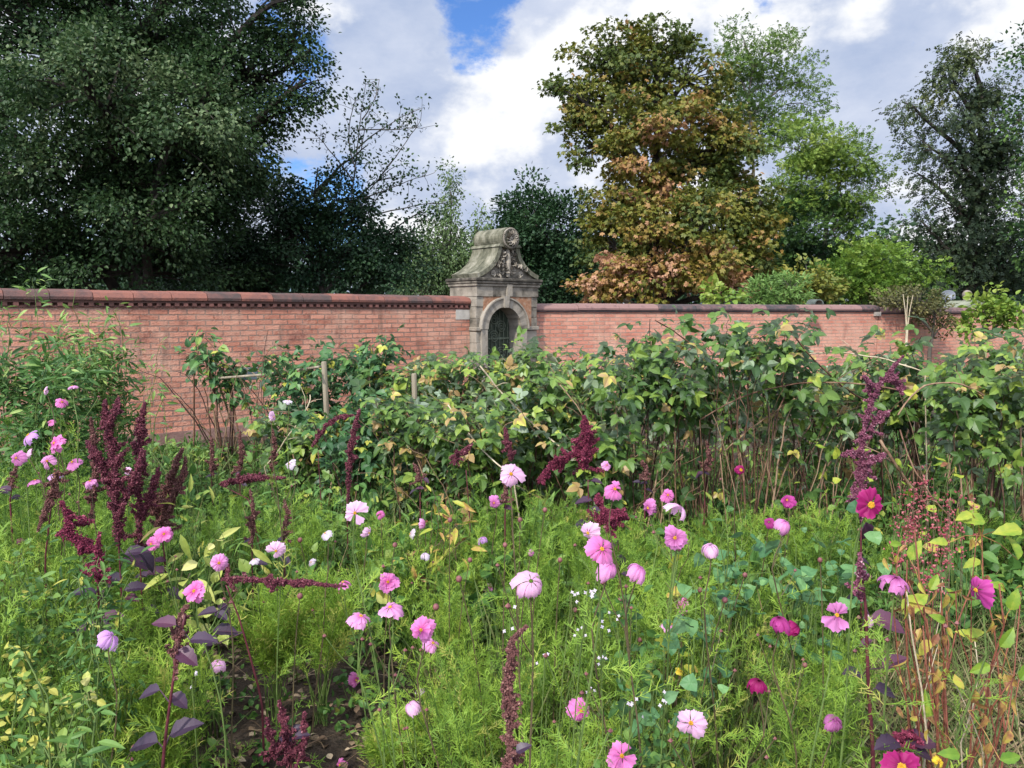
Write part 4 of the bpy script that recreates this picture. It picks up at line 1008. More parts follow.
for k, (a, b_) in PC.items():
    m, nt, out = newmat('petal_' + k); N = nt.nodes.new; Lk = nt.links.new
    at_ = N('ShaderNodeAttribute'); at_.attribute_name = 'tint'
    c = ramp(nt, [(0, b_), (.3, tuple(x * .6 + y * .4 for x, y in zip(a, b_))), (.75, a), (1, tuple(min(.9, x * 1.12 + .03) for x in a))], at_.outputs['Fac'])
    p = N('ShaderNodeBsdfPrincipled'); p.inputs['Roughness'].default_value = .55; p.inputs['Specular IOR Level'].default_value = .25; Lk(c, p.inputs['Base Color'])
    t = N('ShaderNodeBsdfTranslucent'); Lk(c, t.inputs[0]); mx = N('ShaderNodeMixShader'); mx.inputs[0].default_value = .42; Lk(p.outputs[0], mx.inputs[1]); Lk(t.outputs[0], mx.inputs[2]); Lk(mx.outputs[0], out.inputs[0])
    PM[k] = m


def bloom(parent, base, c, nrm, rad, kind, cup=0.1, npet=8, double=0, ruf=1.0, cname='bloom'):
    """petals round a yellow centre; cup: 0 flat, >0 petals swept back from the face, <0 closed forward"""
    nrm = unit(nrm); a = unit(np.cross(nrm, (0.2, .1, 1.))); b = np.cross(nrm, a)
    m_ = M(); NU, NV = 6, 7; sq = U(0, 6)
    for ring in range(1 + double):
        s = 1 - .28 * ring
        for k in range(npet):
            if ring == 0 and cname == 'bloom' and U() < .06: continue
            ph = 2 * math.pi * (k + .5 * ring) / npet + U(-.08, .08); wv = math.pi / npet * U(1.15, 1.4); ln = rad * s * U(.84, 1.06) * (1 + .12 * math.sin(ph + sq))
            cp = cup + U(-.3, .3) - .25 * ring; tw_ = U(-.25, .25)
            v, tt = [], []
            for i in range(NU):
                u = i / (NU - 1); wd = wv * (.62 + .38 * min(1, u * 1.5)) * (1 if u < .9 else .9)
                for j in range(NV):
                    q = (j / (NV - 1) - .5) * 2
                    notch = 1 - (.07 * (1 + math.cos(q * math.pi * 2.5)) if i == NU - 1 else 0) - (.10 * q * q if u > .75 else 0)
                    r0 = rad * .10 + (ln - rad * .10) * u * notch
                    an = cp * (u ** 1.1) * 1.0
                    rr = r0 * math.cos(an); zz = -r0 * math.sin(an) + .07 * rad * ruf * math.sin(q * 5.5 + k * 1.7) * u - .07 * rad * q * q * u + tw_ * q * .16 * rad * u + .02 * rad * ring
                    ang = ph + q * wd * (1 if u > .3 else .9) * (1 - .25 * abs(an) * .6)
                    p = c + a * rr * math.cos(ang) + b * rr * math.sin(ang) + nrm * zz
                    v.append(p); tt.append(min(1, u * (1 - .10 * abs(math.sin(q * 7.5)))) - .12 * ring)
            i = np.arange(NU - 1)[:, None] * NV; j = np.arange(NV - 1)[None]
            m_.add(np.array(v), [np.stack([i + j, i + j + 1, i + j + 1 + NV, i + j + NV], -1).reshape(-1, 4)], tt)
    if parent is None: return m_
    bl = m_.build(cname, PM[kind], parent, base, smooth=True)
    if rad > .012 and kind != 'yellow' and cup < .7:
        d = M(); n = 34; g_ = np.arange(n) + .5; dk = 1.7 if kind == 'crimson' else 1.; rr = rad * .11 * dk * np.sqrt(g_ / n); th_ = g_ * 2.39996
        P = c + a * (rr * np.cos(th_))[:, None] + b * (rr * np.sin(th_))[:, None] + nrm * (rad * .05)
        d.inst(BUMP, P - nrm * rad * .05, np.broadcast_to(nrm, (n, 3)) + (P - c) * 6, rdir(n), rad * .07 * dk * U(.8, 1.2, n), .5)
        d.build('flower_centre', Myolk, bl, base)
        cx = M(); cx.tube([c - nrm * rad * .22, c - nrm * rad * .12, c - nrm * rad * .01], [rad * .07, rad * .14, rad * .10], 7); cx.build('calyx', green_stem, bl, base)
    return bl


def fronds_along(l, n, size, t0=.1, t1=.85, tm=.5):
    k = len(l); t = U(t0, t1, n)
    P = np.stack([np.interp(t, np.linspace(0, 1, k), l[:, j]) for j in range(3)], -1)
    o = rdir(n, .0); o[:, 2] = abs(o[:, 2]) * .5 + .25
    return P, unit(o), unit(G(0, .5, (n, 3)) + (0, 0, 1)), size * U(.6, 1.15, n), np.clip(G(tm, .18, n), 0, 1)


# px, py, width px, colour, facing (x, y, z), cup, double, label
TW = .5
FR, SK, BE, SL, SR, UP = (0, -1, .35), (0, -.5, .9), (0, -.25, 1), (-1, -.5, .2), (1, -.5, .2), (0, -.1, 1)
FL = [
    (531, 581, 37, 'pale', (.05, -.6, .8), .75, 0, 'largest open pink cosmos in the centre with swept-down petals on a dark straight stem'),
    (602, 549, 33, 'bright', (.1, -1, .45), .25, 0, 'bright pink cosmos with an orange eye in the central cluster'),
    (611, 564, 30, 'pink', (.35, -.35, .9), .9, 0, 'drooping pink cosmos tucked under the bright one with the orange eye'),
    (588, 533, 23, 'pale', (-.3, -.9, .3), .2, 0, 'pale pink cosmos behind the bright one with the orange eye'),
    (640, 567, 29, 'pink', (0, -.35, .95), 1.0, 0, 'bell-shaped drooping pink cosmos right of the central cluster'),
    (675, 538, 27, 'mauve', (0, -.8, .6), .5, 1, 'mauve ruffled cosmos above and right of the bell-shaped one'),
    (710, 545, 26, 'pale', (-.35, -.3, .9), 1.0, 0, 'pale lilac-pink bell cosmos on a bare stem right of the mauve ruffled one'),
    (681, 507, 27, 'pale', (.5, -.3, .8), .95, 0, 'pale skirt-shaped cosmos beside its magenta neighbour, at the foot of the raspberry row'),
    (668, 495, 17, 'bright', (-.6, -.8, .3), .3, 0, 'small magenta-pink cosmos touching the pale skirt-shaped one'),
    (648, 508, 18, 'mauve', (-.5, -.6, .4), .6, 1, 'narrow mauve cosmos seen from the side, left of the pale skirt-shaped one'),
    (615, 489, 23, 'bright', (.1, -1, .2), .2, 0, 'bright pink open cosmos high in the centre before the crimson amaranth'),
    (607, 465, 10, 'pink', FR, .2, 0, 'tiny pink cosmos right of the crimson amaranth plume'),
    (511, 474, 27, 'pale', (0, -.9, .35), .25, 0, 'pale lilac cosmos with dark specks, high in the centre by itself'),
    (494, 503, 14, 'mauve', FR, .3, 1, 'small mauve cosmos below the pale lilac one with dark specks'),
    (483, 537, 13, 'lilac', BE, 1.0, 0, 'small faded lilac cosmos between the yellow leaves and the centre flower'),
    (490, 587, 14, 'pink', SK, .5, 1, 'small crumpled pink cosmos left of the largest centre flower'),
    (355, 513, 24, 'pale', (0, -1, .2), .15, 0, 'round pale pink cosmos with a dark eye, below the upright dark red spike'),
    (380, 514, 13, 'bright', FR, .4, 0, 'small pink cosmos immediately right of the round pale one with the dark eye'),
    (369, 533, 15, 'pale', SR, .5, 0, 'small pale sideways cosmos below the round pale one with the dark eye'),
    (410, 534, 13, 'white', SL, .4, 0, 'small whitish cosmos left of the thin tall pink one'),
    (425, 524, 14, 'pink', SR, .7, 0, 'thin tall-looking pink cosmos seen edge-on, left of the yellow leaves'),
    (424, 554, 11, 'white', BE, .9, 0, 'tiny wilted white cosmos in the bright feathery foliage'),
    (388, 582, 23, 'bright', (0, -.9, .5), .2, 1, 'bright pink double cosmos directly above the flat pale pink one'),
    (390, 607, 27, 'pink', (.25, -.35, .95), .25, 0, 'flat pink cosmos seen edge-on below the bright double one'),
    (361, 616, 25, 'pink', UP, .35, 1, 'flat pink double cosmos seen edge-on left of its twin'),
    (421, 630, 26, 'bright', (-.1, -1, .4), .15, 1, 'vivid pink double cosmos with a pale one hanging below it'),
    (433, 643, 20, 'pink', SK, .7, 0, 'soft pink cosmos hanging below the vivid double one'),
    (409, 703, 25, 'pale', (-.5, -.2, .8), 1.0, 0, 'pale drooping skirt-shaped cosmos over the dark soil'),
    (422, 690, 16, 'white', (.5, -.4, .6), .8, 0, 'faded whitish cosmos just right of the pale drooping one over the soil'),
    (467, 740, 11, 'pale', SK, .6, 0, 'tiny pale cosmos low in the foliage left of the nearest brown plume'),
    (356, 680, 16, 'bright', SR, .6, 1, 'small pink cosmos over the dark soil below the flat double one'),
    (324, 740, 14, 'bright', SR, .6, 0, 'small pink cosmos at the bottom left of centre above a cut-off one'),
    (340, 765, 19, 'bright', SK, .4, 0, 'pink cosmos cut off by the bottom edge, left of centre'),
    (343, 582, 18, 'bright', UP, .4, 0, 'pink cosmos at the tip of the long level amaranth plume'),
    (276, 551, 19, 'pale', (.1, -1, .3), .2, 0, 'pale ragged cosmos above the long level amaranth plume'),
    (254, 559, 12, 'white', UP, .4, 0, 'small wilted white cosmos left of the pale ragged one'),
    (311, 562, 9, 'white', SL, .6, 0, 'tiny white cosmos right of the pale ragged one'),
    (325, 533, 12, 'white', BE, .6, 0, 'small faded cosmos under the dull amaranth spikes'),
    (219, 563, 22, 'pink', (.6, -.8, .1), .3, 1, 'tall oval pink cosmos above the bright round double one on the left'),
    (194, 591, 26, 'bright', (.1, -1, .4), .15, 1, 'bright round double cosmos above the thin dark stem on the left'),
    (112, 635, 27, 'lilac', (.55, -.15, .8), .8, 0, 'lilac cosmos hanging sideways by itself at the lower left'),
    (217, 661, 22, 'pale', (0, -.3, .9), 1.0, 0, 'pale drooping cosmos with a red dead petal above the soil gap'),
    (164, 534, 20, 'bright', (.2, -1, .4), .2, 1, 'upper pink cosmos of the pair at the right of the dark left clump'),
    (151, 544, 17, 'bright', (-.2, -1, .3), .3, 1, 'lower pink cosmos of the pair at the right of the dark left clump'),
    (20, 539, 10, 'magenta', BE, .9, 1, 'small magenta cosmos bud at the left edge'),
    (44, 391, 10, 'pale', SL, .5, 0, 'small pale cosmos, highest but one at the upper left'), (72, 386, 11, 'pink', UP, .5, 0, 'small pink cosmos at the very top of the left group'), (62, 402, 14, 'bright', FR, .3, 0, 'pink cosmos right below the topmost one of the left group'),
    (50, 422, 9, 'bright', FR, .4, 0, 'tiny pink cosmos before the dark foliage at the upper left'), (28, 435, 18, 'lilac', (-.5, -.4, .7), .7, 0, 'lilac-white ragged cosmos at the upper left'), (54, 443, 19, 'bright', (.1, -1, .4), .3, 1, 'vivid pink cosmos in the middle of the left group'),
    (27, 453, 12, 'pale', SL, .4, 0, 'pale sideways cosmos of the left group'), (16, 458, 16, 'mauve', FR, .2, 0, 'mauve-eyed cosmos at the left edge beside a white one'), (47, 461, 17, 'pink', FR, .3, 0, 'pink cosmos below the vivid one of the left group'),
    (72, 462, 17, 'mauve', (.1, -.9, .5), .4, 0, 'mauve-edged cosmos right of the left group'), (35, 480, 15, 'mauve', UP, .5, 0, 'dull mauve cosmos below the left group'), (54, 474, 14, 'lilac', UP, .6, 0, 'lilac cosmos over the thin drooping tassel'),
    (90, 481, 17, 'pink', UP, .4, 1, 'pink cosmos at the left foot of the tallest dark amaranth'), (127, 471, 9, 'pale', FR, .3, 0, 'tiny pale cosmos inside the dark left clump'), (274, 417, 11, 'pale', SR, .5, 0, 'tiny pale cosmos before the bramble by the wall'),
    (289, 464, 14, 'white', FR, .2, 0, 'small pure white flower above the dark level plume'), (288, 400, 10, 'white', UP, .3, 0, 'small white flower by the left wooden post'),
    (581, 711, 27, 'bright', (0, -.8, .5), .5, 1, 'pink double cosmos low in the centre under a pale spent one'), (597, 699, 15, 'pale', SL, .6, 0, 'pale spent cosmos touching the low pink double one'), (600, 734, 14, 'pale', UP, .5, 0, 'tiny pale lilac cosmos above the lowest pink one'),
    (622, 756, 31, 'bright', (.05, -.8, .7), .1, 0, 'pink open cosmos touching the bottom edge, centre'), (691, 723, 34, 'pale', (-.35, -.9, .3), .15, 0, 'big pale pink cosmos with a green eye, lower right of centre'), (650, 721, 21, 'crimson', (0, -.8, .3), .7, 1, 'dark crimson wilted cosmos left of the big pale one'),
    (681, 607, 18, 'bright', SL, .4, 1, 'magenta-pink cosmos standing on edge above a paler one'), (671, 624, 20, 'pink', UP, .6, 0, 'paler pink cosmos below the one standing on edge'),
    (741, 470, 12, 'crimson', FR, .6, 1, 'small crimson ball-shaped cosmos among the raspberry canes'), (787, 500, 15, 'magenta', (-.5, -.8, .4), .6, 1, 'magenta half-open cosmos above two pink ones, right of the centre'),
    (785, 521, 22, 'pink', (0, -.3, 1), 1.0, 0, 'pink bell cosmos below the magenta half-open one'), (769, 522, 14, 'magenta', (-.6, -.6, .4), .8, 1, 'magenta-pink closed cosmos touching the pink bell on its left'),
    (871, 505, 29, 'crimson', (.05, -1, .15), .05, 0, 'open velvety crimson cosmos with a bright yellow eye'), (896, 578, 31, 'mauve', (.15, -.25, 1), .75, 1, 'purple-pink cosmos drooping flat, right of the dark-leaved stem'),
    (976, 590, 32, 'magenta', (-1, -.25, .1), .35, 0, 'magenta cosmos standing edge-on near the right edge'), (779, 618, 25, 'magenta', (-.1, -.3, 1), .95, 1, 'magenta drooping cosmos, left of a touching pair'),
    (798, 626, 22, 'crimson', (.2, -.35, .9), .9, 1, 'darker crimson drooping cosmos, right of a touching pair'), (837, 615, 30, 'mauve', (0, -1, .35), .05, 0, 'open star-like striped mauve cosmos with a yellow-green eye'),
    (865, 623, 15, 'pale', SL, .6, 0, 'pale half-hidden cosmos behind the dark-leaved stem'), (759, 681, 25, 'crimson', (0, -.3, 1), .85, 1, 'dark magenta bell cosmos alone on a straight stem, lower right'), (835, 719, 27, 'mauve', (.1, -.35, 1), 1.05, 0, 'two-toned pink bell cosmos at the lower right'),
    (902, 768, 42, 'crimson', (0, -.6, .8), .3, 1, 'big dark magenta cosmos cut off by the bottom edge, lower right'), (939, 762, 13, 'yellow', FR, .3, 0, 'small yellow-orange flower at the bottom right'), (680, 671, 10, 'yellow', UP, .3, 0, 'tiny yellow flower in the dark leaves right of centre'),
]
for (px, py, wpx, kind, nrm, cup, dbl, lab) in FL:
    still = cup <= .05 or wpx > 36
    real = .074 if kind not in ('yellow',) and wpx > 12 else .05
    if kind == 'yellow': real = .03
    Y = np.clip(F * real / wpx * U(.92, 1.0), 1.15, 5.2)
    if py < 480 and wpx < 20: Y = max(Y, 3.2)
    rad = wpx / F * Y / 2 * (1.17 if cup < .6 else 1.3)
    c = at(px, py, Y); nv = unit(np.array(nrm) + (0 if still else 1) * np.array([G(0, .32), G(0, .12), G(.10, .22)])); cup = cup + (0 if still else 1) * (U(.05, .4) if cup < .45 else U(-.1, .1))
    b0 = np.array([c[0] + U(-.12, .12), c[1] + U(-.04, .14), 0.])
    r = thing('cosmos', lab, 'flower', b0, 'cosmos flowers in the bed')
    neck = c - nv * rad * .22
    dirn = nv if nv[2] > .5 else unit(nv * .5 + (0, 0, .9))
    # the stem meets the flower from behind, rising through the foliage
    below = neck - np.array([0, 0, .16]) - nv * .03 * np.array([1, 1, 0])
    l = np.vstack([bez(b0, np.array([b0[0] * .7 + below[0] * .3, b0[1] * .7 + below[1] * .3, below[2] * .6]), below, 8), bez(below, neck - np.array([0, 0, .05]) - nv * .02, neck, 5)[1:]])
    u_ = np.linspace(0, 1, len(l)); l = l + (np.sin(u_ * math.pi) * np.sin(u_ * U(4, 9) + U(0, 6)))[:, None] * np.array([U(-.03, .03), U(-.02, .02), 0])
    st = M(); st.tube(l, np.linspace(.0028, .0013, len(l)) * (1 + .10 * Y), 5)
    top = c[2] * .72
    for q in range(2 if Y < 3.4 else 0):   # side shoot with a bud
        i = rng.integers(4, 8); e = l[i] + np.array([U(-.09, .09), U(-.05, .05), U(.08, .2)]); e[2] = min(e[2], c[2] - .05)
        st.tube(bez(l[i], (l[i] + e) / 2 + np.array([0, 0, -.02]), e, 5), .0014, 4)
        st.add(e + np.array([(-1, 0, 0), (1, 0, 0), (0, -1, 0), (0, 1, 0), (0, 0, 1.1), (0, 0, -1.)]) * .0065, [OCT], .5, 1)
    st.build('stem', [brown_stem if U() < .6 else green_stem, Mpod], r, b0)
    fm = M(); nf = (16 if Y < 2.4 else 12) if not 150 < px < 430 or py < 560 else 4
    P, D, Nn, S, TT = fronds_along(l, int(nf * 1.4), .095, .08, .62, .55); feather(fm, P, D, Nn, S, TT); fm.build('foliage', Mfeather, r, b0)
    if kind == 'white' or wpx < 10: npt = 7
    else: npt = 8
    bloom(r, b0, c, nv, rad, kind, cup, npt, dbl)

# closed buds and spent heads on their own stems
BUD = [(531, 553, 8, 'closed pink bud above the largest centre flower'), (459, 579, 8, 'closed dark bud left of the small crumpled pink flower'), (436, 607, 8, 'brown bud above the vivid double flower'), (300, 596, 7, 'bud at the end of the level amaranth plume'), (505, 545, 6, 'dark seed head left of the closed pink bud'), (470, 560, 6, 'dark seed head in the feathery foliage left of centre'),
       (560, 560, 6, 'dark seed head between the largest flower and the central cluster'), (520, 520, 6, 'dark seed head below the pale specked flower'), (545, 510, 6, 'dark seed head near the crimson plume'), (450, 520, 6, 'dark seed head below the yellow leaves'), (725, 600, 7, 'brown seed head on the bare stem right of the edge-on flower'), (745, 575, 6, 'grey seed head right of the lilac bell flower'), (820, 560, 6, 'dark seed head above the star-like flower'), (700, 590, 6, 'dark seed head in the blue-green leaves'),
       (620, 600, 6, 'dark seed head below the bell-shaped flower'), (575, 610, 6, 'dark seed head right below the largest flower'), (395, 545, 6, 'dark seed head left of the small whitish flower'), (640, 640, 6, 'dark seed head over the dark leaves'), (500, 650, 6, 'dark seed head in the brightest foliage'), (300, 540, 6, 'dark seed head left of the tiny white flower'), (235, 590, 6, 'dark seed head at the root of the level plume'), (805, 665, 6, 'dark seed head above the two-toned bell flower')]
for (px, py, wpx, lab) in BUD:
    Y = U(1.9, 2.8) if wpx > 6 else U(2.2, 3.4); c = at(px, py, Y); rd = wpx / F * Y / 2 * .85; b0 = np.array([c[0] + U(-.1, .1), Y + U(0, .1), 0])
    r = thing('cosmos_bud', lab, 'flower bud', b0, 'cosmos buds and seed heads')
    l = bez(b0, np.array([b0[0], b0[1], c[2] * .6]), c, 8); st = M(); st.tube(l, np.linspace(.003, .0016, 8), 5); st.build('stem', brown_stem, r, b0)
    m_ = M(); a = np.linspace(-math.pi / 2, math.pi / 2, 7); m_.lathe([(rd * math.cos(q), rd * 1.1 * math.sin(q)) for q in a], c, 9); m_.build('bud', PM['mauve'] if wpx > 7 and py == 553 else Mpod, r, b0, smooth=True)
    fm = M(); P, D, Nn, S, TT = fronds_along(l, 7, .12, .1, .7, .5); feather(fm, P, D, Nn, S, TT); fm.build('foliage', Mfeather, r, b0)

# small white four-petalled flowers
for (px, py, lab) in ((510, 620, 'small white blossom sprig right of the hooked tip of the nearest plume'), (545, 658, 'small white blossom sprig right of the nearest brown plume'), (579, 631, 'small white blossom sprig left of the other three'), (600, 625, 'small white blossom sprig below the drooping pink flower'), (616, 616, 'small white blossom sprig farthest right of the upper three'),
                      (604, 661, 'small white blossom sprig below the upper three'), (588, 590, 'tiny white blossom sprig under the central pink cluster'), (590, 691, 'small white blossom sprig over the low pink double flower'), (634, 704, 'small white blossom sprig left of the crimson wilted flower'), (665, 702, 'tiny white blossom sprig above the big pale flower'), (572, 592, 'tiny white blossom sprig left of the bell-shaped flower'), (192, 680, 'tiny white blossom sprig above the soil gap')):
    Y = U(1.6, 2.1); c = at(px, py, Y); b0 = np.array([c[0] + U(-.05, .05), Y + .05, 0]); r = thing('white_flower', lab, 'flower', b0, 'small white blossom sprigs')
    st = M(); l = bez(b0, np.array([b0[0], b0[1], c[2] * .6]), c, 8); st.tube(l, .0016, 4); pm = M()
    for k in range(rng.integers(3, 6)):
        e = c + G(0, .012, 3); st.tube([l[-2], (l[-2] + e) / 2, e], .0009, 3); nn = unit(np.array([G(0, .5), -.8, .6])); aa = unit(np.cross(nn, (0, 0, 1.))); bb = np.cross(nn, aa)
        ph = np.arange(4) * math.pi / 2 + U(0, 1.5); pm = M(); pm.inst(OVATE, np.repeat(e[None], 4, 0), np.cos(ph)[:, None] * aa + np.sin(ph)[:, None] * bb, nn, .0052, .8); pm.build('petals', PM['white'], r, b0)
    st.build('stem', green_stem, r, b0)

# ------------------------------------------------------------------ broad-leaved herbs among the cosmos
Mcolumb = leafmat('columbine_leaf', [(0, (.025, .08, .03)), (.5, (.065, .17, .065)), (1, (.15, .29, .10))], rough=.5, trans=.25, back=(.14, .25, .12))
Mcream = leafmat('cream_leaf', [(0, (.20, .28, .05)), (.5, (.42, .45, .10)), (1, (.62, .58, .22))], rough=.5, trans=.3)
Mautumn = leafmat('autumn_leaf', [(0, (.09, .19, .02)), (.35, (.19, .29, .03)), (.65, (.38, .39, .05)), (.85, (.40, .24, .07)), (1, (.22, .09, .05))], rough=.5, trans=.3, noise=.7, nscale=55)
Mrust = surfmat('rusty_stem', (.10, .03, .02), (.26, .09, .05), 18, .7, .4, 80)


def herb(name, label, cat, px, Y, toppy, wpx, nst, nleaf, mat, tpl, size, tm=.5, ts=.2, stem=green_stem, lo=.15, nz=1.0, droop=-.1, group=None, srad=.003):
    return bush(name, label, cat, px, Y, toppy, wpx, nst, nleaf, mat, tpl, size, lo, stem, tmean=tm, tsd=ts, crad=srad, droop=droop, nz=nz, group=group, bend=.1, hvar=.35, dpt=.6)


for a in (('columbine', 'blue-green round-leaved columbine right of the lilac bell flower', 'herb', 742, 3.1, 512, 60, 16, 60, Mcolumb, LOBED, .075), ('columbine', 'blue-green round-leaved columbine below the pink bell flower', 'herb', 812, 3.0, 515, 60, 16, 60, Mcolumb, LOBED, .075),
          ('columbine', 'dark blue-green columbine right of the tiny yellow flower', 'herb', 672, 1.9, 650, 90, 12, 46, Mcolumb, LOBED, .06), ('columbine', 'blue-green columbine between the lilac bell and the edge-on pink flower', 'herb', 716, 2.5, 580, 60, 12, 50, Mcolumb, LOBED, .06), ('columbine', 'columbine leaves behind the open crimson flower', 'herb', 850, 3.3, 530, 50, 10, 40, Mcolumb, LOBED, .075)):
    herb(*a, droop=.05, group='blue-green columbine plants')
for (px, Y, tp, w_, n, lab, mt, tp_, sz, tm) in ((30, 1.9, 625, 90, 14, 'yellow-green leafy herb at the left edge, above the fresh green one', Mherb, OVATE, .05, .8), (60, 1.6, 690, 110, 11, 'fresh green long-leaved herb in the bottom left corner', Mherb, LANCE, .09, .5), (10, 1.5, 715, 80, 9, 'fresh green herb cut off by the bottom left corner', Mherb, LANCE, .09, .45),
                                            (52, 2.6, 520, 60, 12, 'dark green leafy herb left of the hooked crimson plume', Mherb, LANCE, .08, .3), (75, 2.2, 560, 70, 14, 'dark green leafy herb below the hooked crimson plume', Mherb, LANCE, .08, .3), (15, 2.4, 560, 60, 10, 'leafy herb at the left edge below the magenta bud', Mherb, OVATE, .05, .45), (95, 2.1, 610, 50, 10, 'dark herb under the sideways lilac flower', Mherb, LANCE, .07, .25),
                                            (640, 2.3, 600, 60, 9, 'dark green herb below the bell-shaped flower', Mherb, OVATE, .06, .2), (640, 1.8, 680, 70, 8, 'dark leafy herb around the crimson wilted flower', Mherb, OVATE, .05, .25)):
    herb('leafy_herb', lab, 'herb', px, Y, tp, w_, n, n * 26, mt, tp_, sz * .62, tm, group='broad-leaved herbs in the flower bed')
herb('cream_herb', 'herb with cream-yellow bleached leaves at the left', 'herb', 62, 1.9, 640, 22, 4, 14, Mcream, LOBED, .045, .7, nz=.4)
herb('yellow_herb', 'small plant with yellow and red leaves in the middle distance, left of the centre', 'herb', 432, 3.9, 478, 60, 12, 70, Mautumn, LANCE, .10, .75, .15, brown_stem)
herb('yellow_herb', 'small plant with yellow-green leaves right of the low dull amaranth', 'herb', 182, 3.2, 490, 36, 6, 34, Mcream, LANCE, .12, .3, .2)
herb('yellow_herb', 'pale yellow-green plant behind the tall oval pink flower', 'herb', 195, 2.9, 535, 40, 8, 60, Mcream, OVATE, .06, .25, .2)
herb('yellow_herb', 'small plant with yellow leaves below the mauve ruffled flower', 'herb', 678, 2.6, 556, 18, 4, 12, Mautumn, OVATE, .06, .6, .1, brown_stem)

# reddish dying perennial with yellow-green leaves at the lower right: leaves placed one by one
b0 = at(965, 312, 1.9); b0[2] = 0
r = thing('dying_perennial', 'dying perennial with rust-red stems and large yellow-green leaves at the lower right', 'perennial', b0)
lm = M(); tips = []
for k in range(34):
    x = U(905, 1035); y = U(545, 680); Y = 1.9 + U(-.25, .3); e = at(x, y, Y)
    s0 = b0 + np.array([U(-.10, .16), U(-.12, .12), -.02]); l = wobble(bez(s0, (s0 + e) / 2 + np.array([U(-.14, .14), 0, .06]), e, 9), .012)
    m_ = M(); m_.tube(l, np.linspace(.0045, .0018, 9) * U(.5, 1.2), 5, U(0, 1)); m_.build('stem', Mrust if k % 5 else palewood, r, b0, smooth=True); tips.append(l)
for (x, y, ln, an, tn, Y) in ((925, 718, .085, 85, .35, 1.75), (910, 560, .075, 65, .45, 1.9), (902, 612, .10, 40, .5, 1.8), (985, 521, .09, 170, .4, 2.0), (1022, 530, .09, 178, .5, 1.9), (972, 514, .06, 190, .6, 2.), (945, 622, .05, 150, .25, 1.8), (1000, 647, .07, 60, .2, 1.7), (990, 665, .06, 200, .3, 1.7), (965, 635, .06, 20, .55, 1.8), (978, 640, .07, 150, .62, 1.8), (930, 640, .06, 230, .8, 1.8),
                              (938, 668, .06, 250, .85, 1.8), (1010, 610, .07, 80, .3, 1.8), (1020, 680, .07, 60, .15, 1.6), (955, 600, .05, 120, .3, 1.9), (980, 560, .06, 200, .5, 2.), (940, 680, .05, 260, .9, 1.7), (1005, 590, .06, 150, .45, 1.8), (1018, 560, .08, 100, .4, 1.9), (930, 590, .06, 60, .35, 1.9), (1000, 700, .06, 280, 1., 1.7), (985, 715, .06, 260, .95, 1.7), (1010, 730, .05, 250, .9, 1.7),
                              (890, 545, .05, 10, .3, 2.1), (948, 543, .06, 170, .5, 2.0), (1000, 760, .06, 20, .05, 1.6), (960, 755, .06, 170, .05, 1.6), (975, 690, .05, 270, .9, 1.75), (992, 620, .05, 260, .8, 1.8)):
    p = at(x, y, Y); d = np.array([math.cos(R(an)), U(-.3, .1), math.sin(R(an))])
    L_ = np.vstack(tips); q = L_[np.argmin(np.linalg.norm(L_ - p, axis=1))]; lm.tube([q, (q + p) / 2 + (0, 0, .01), p], .0012, 4, .9)
    lm.inst(OVATE_FINE, p, d, np.array([G(0, .6), -.8, .8]), ln * .8, tn * .9, W=.8)
k = 170; i = rng.integers(0, len(tips), k); P = np.array([tips[a][rng.integers(2, 9)] for a in i]) + G(0, .012, (k, 3))
lm.inst(OVATE, P, unit(G(0, .5, (k, 3)) + (0, 0, -.7)), rdir(k), U(.02, .05, k), U(.7, 1, k), W=.6)
lm.build('leaves', Mautumn, r, b0)
for (x, y, Y, lab, tn) in ((983, 512, 3.6, 'yellow lobed leaf shoot left of the right edge', .55), (868, 455, 4.2, 'bright yellow-green leaf shoot beside the purple plume', .4), (900, 455, 4.2, 'bright yellow-green leaf shoot under the arched cane', .35), (968, 455, 4.1, 'bright yellow-green leaf shoot low in the raspberry row', .4)):
    herb('young_shoot', lab, 'shoot', x, Y, y - 4, 24, 4, 12, Mautumn, LOBED, .075, tn, .1, nz=.5, lo=.75)

# ------------------------------------------------------------------ ground cover: feathery foliage, herbage, dead stalks, litter
def plants_feather(n, ymin, ymax, ok, hfun, nfr, tfun):
    mm = M(); done = 0
    while done < n:
        Y = (U(ymin ** 2, ymax ** 2)) ** .5; px = U(-160, 1180); 
        if not ok(px, Y): done += .1; continue
        done += 1
        X = (px - 512) / F * Y; H = hfun(px, Y) * U(.75, 1.08)
        b0 = np.array([X, Y, 0]); cn = math.sin(X * 3.1 + 1.3 * math.sin(Y * 2.7)) * math.sin(Y * 2.9 + X * 1.3 + 2); tm = tfun(px, Y) + .16 * cn + G(0, .07); H *= 1 + .16 * math.sin(X * 4.3 + Y * 1.7)
        k = int(nfr)
        for s_ in range(4):
            e = b0 + np.array([U(-.16, .16), U(-.16, .16), H * U(.7, 1)])
            l = bez(b0, b0 * .5 + e * .5 + G(0, .03, 3), e, 6)
            mm.tube(l, np.linspace(.0028, .0012, 6), 3, .15, 0, cap=False)
            P, D, Nn, S, TT = fronds_along(l, k // 4, U(.07, .135), .15, 1.0, tm + .05)
            D[:, 2] += .35; TT = np.clip(TT + (P[:, 2] / max(H, .1) - .6) * .0, 0, 1)
            feather(mm, P, unit(D), Nn, S, TT)
    return mm


def soilgap(px, Y):
    if 160 < px < 425 and Y < 4.15 - max(0, px - 330) * .012: return True
    if 100 < px <= 165 and 1.8 < Y < 2.6: return False
    if px > 868 and Y < 4.3: return True
    if px < 100 and Y < 1.6: return True
    if 600 < px < 700 and 1.7 < Y < 2.4: return U() < .6
    return False


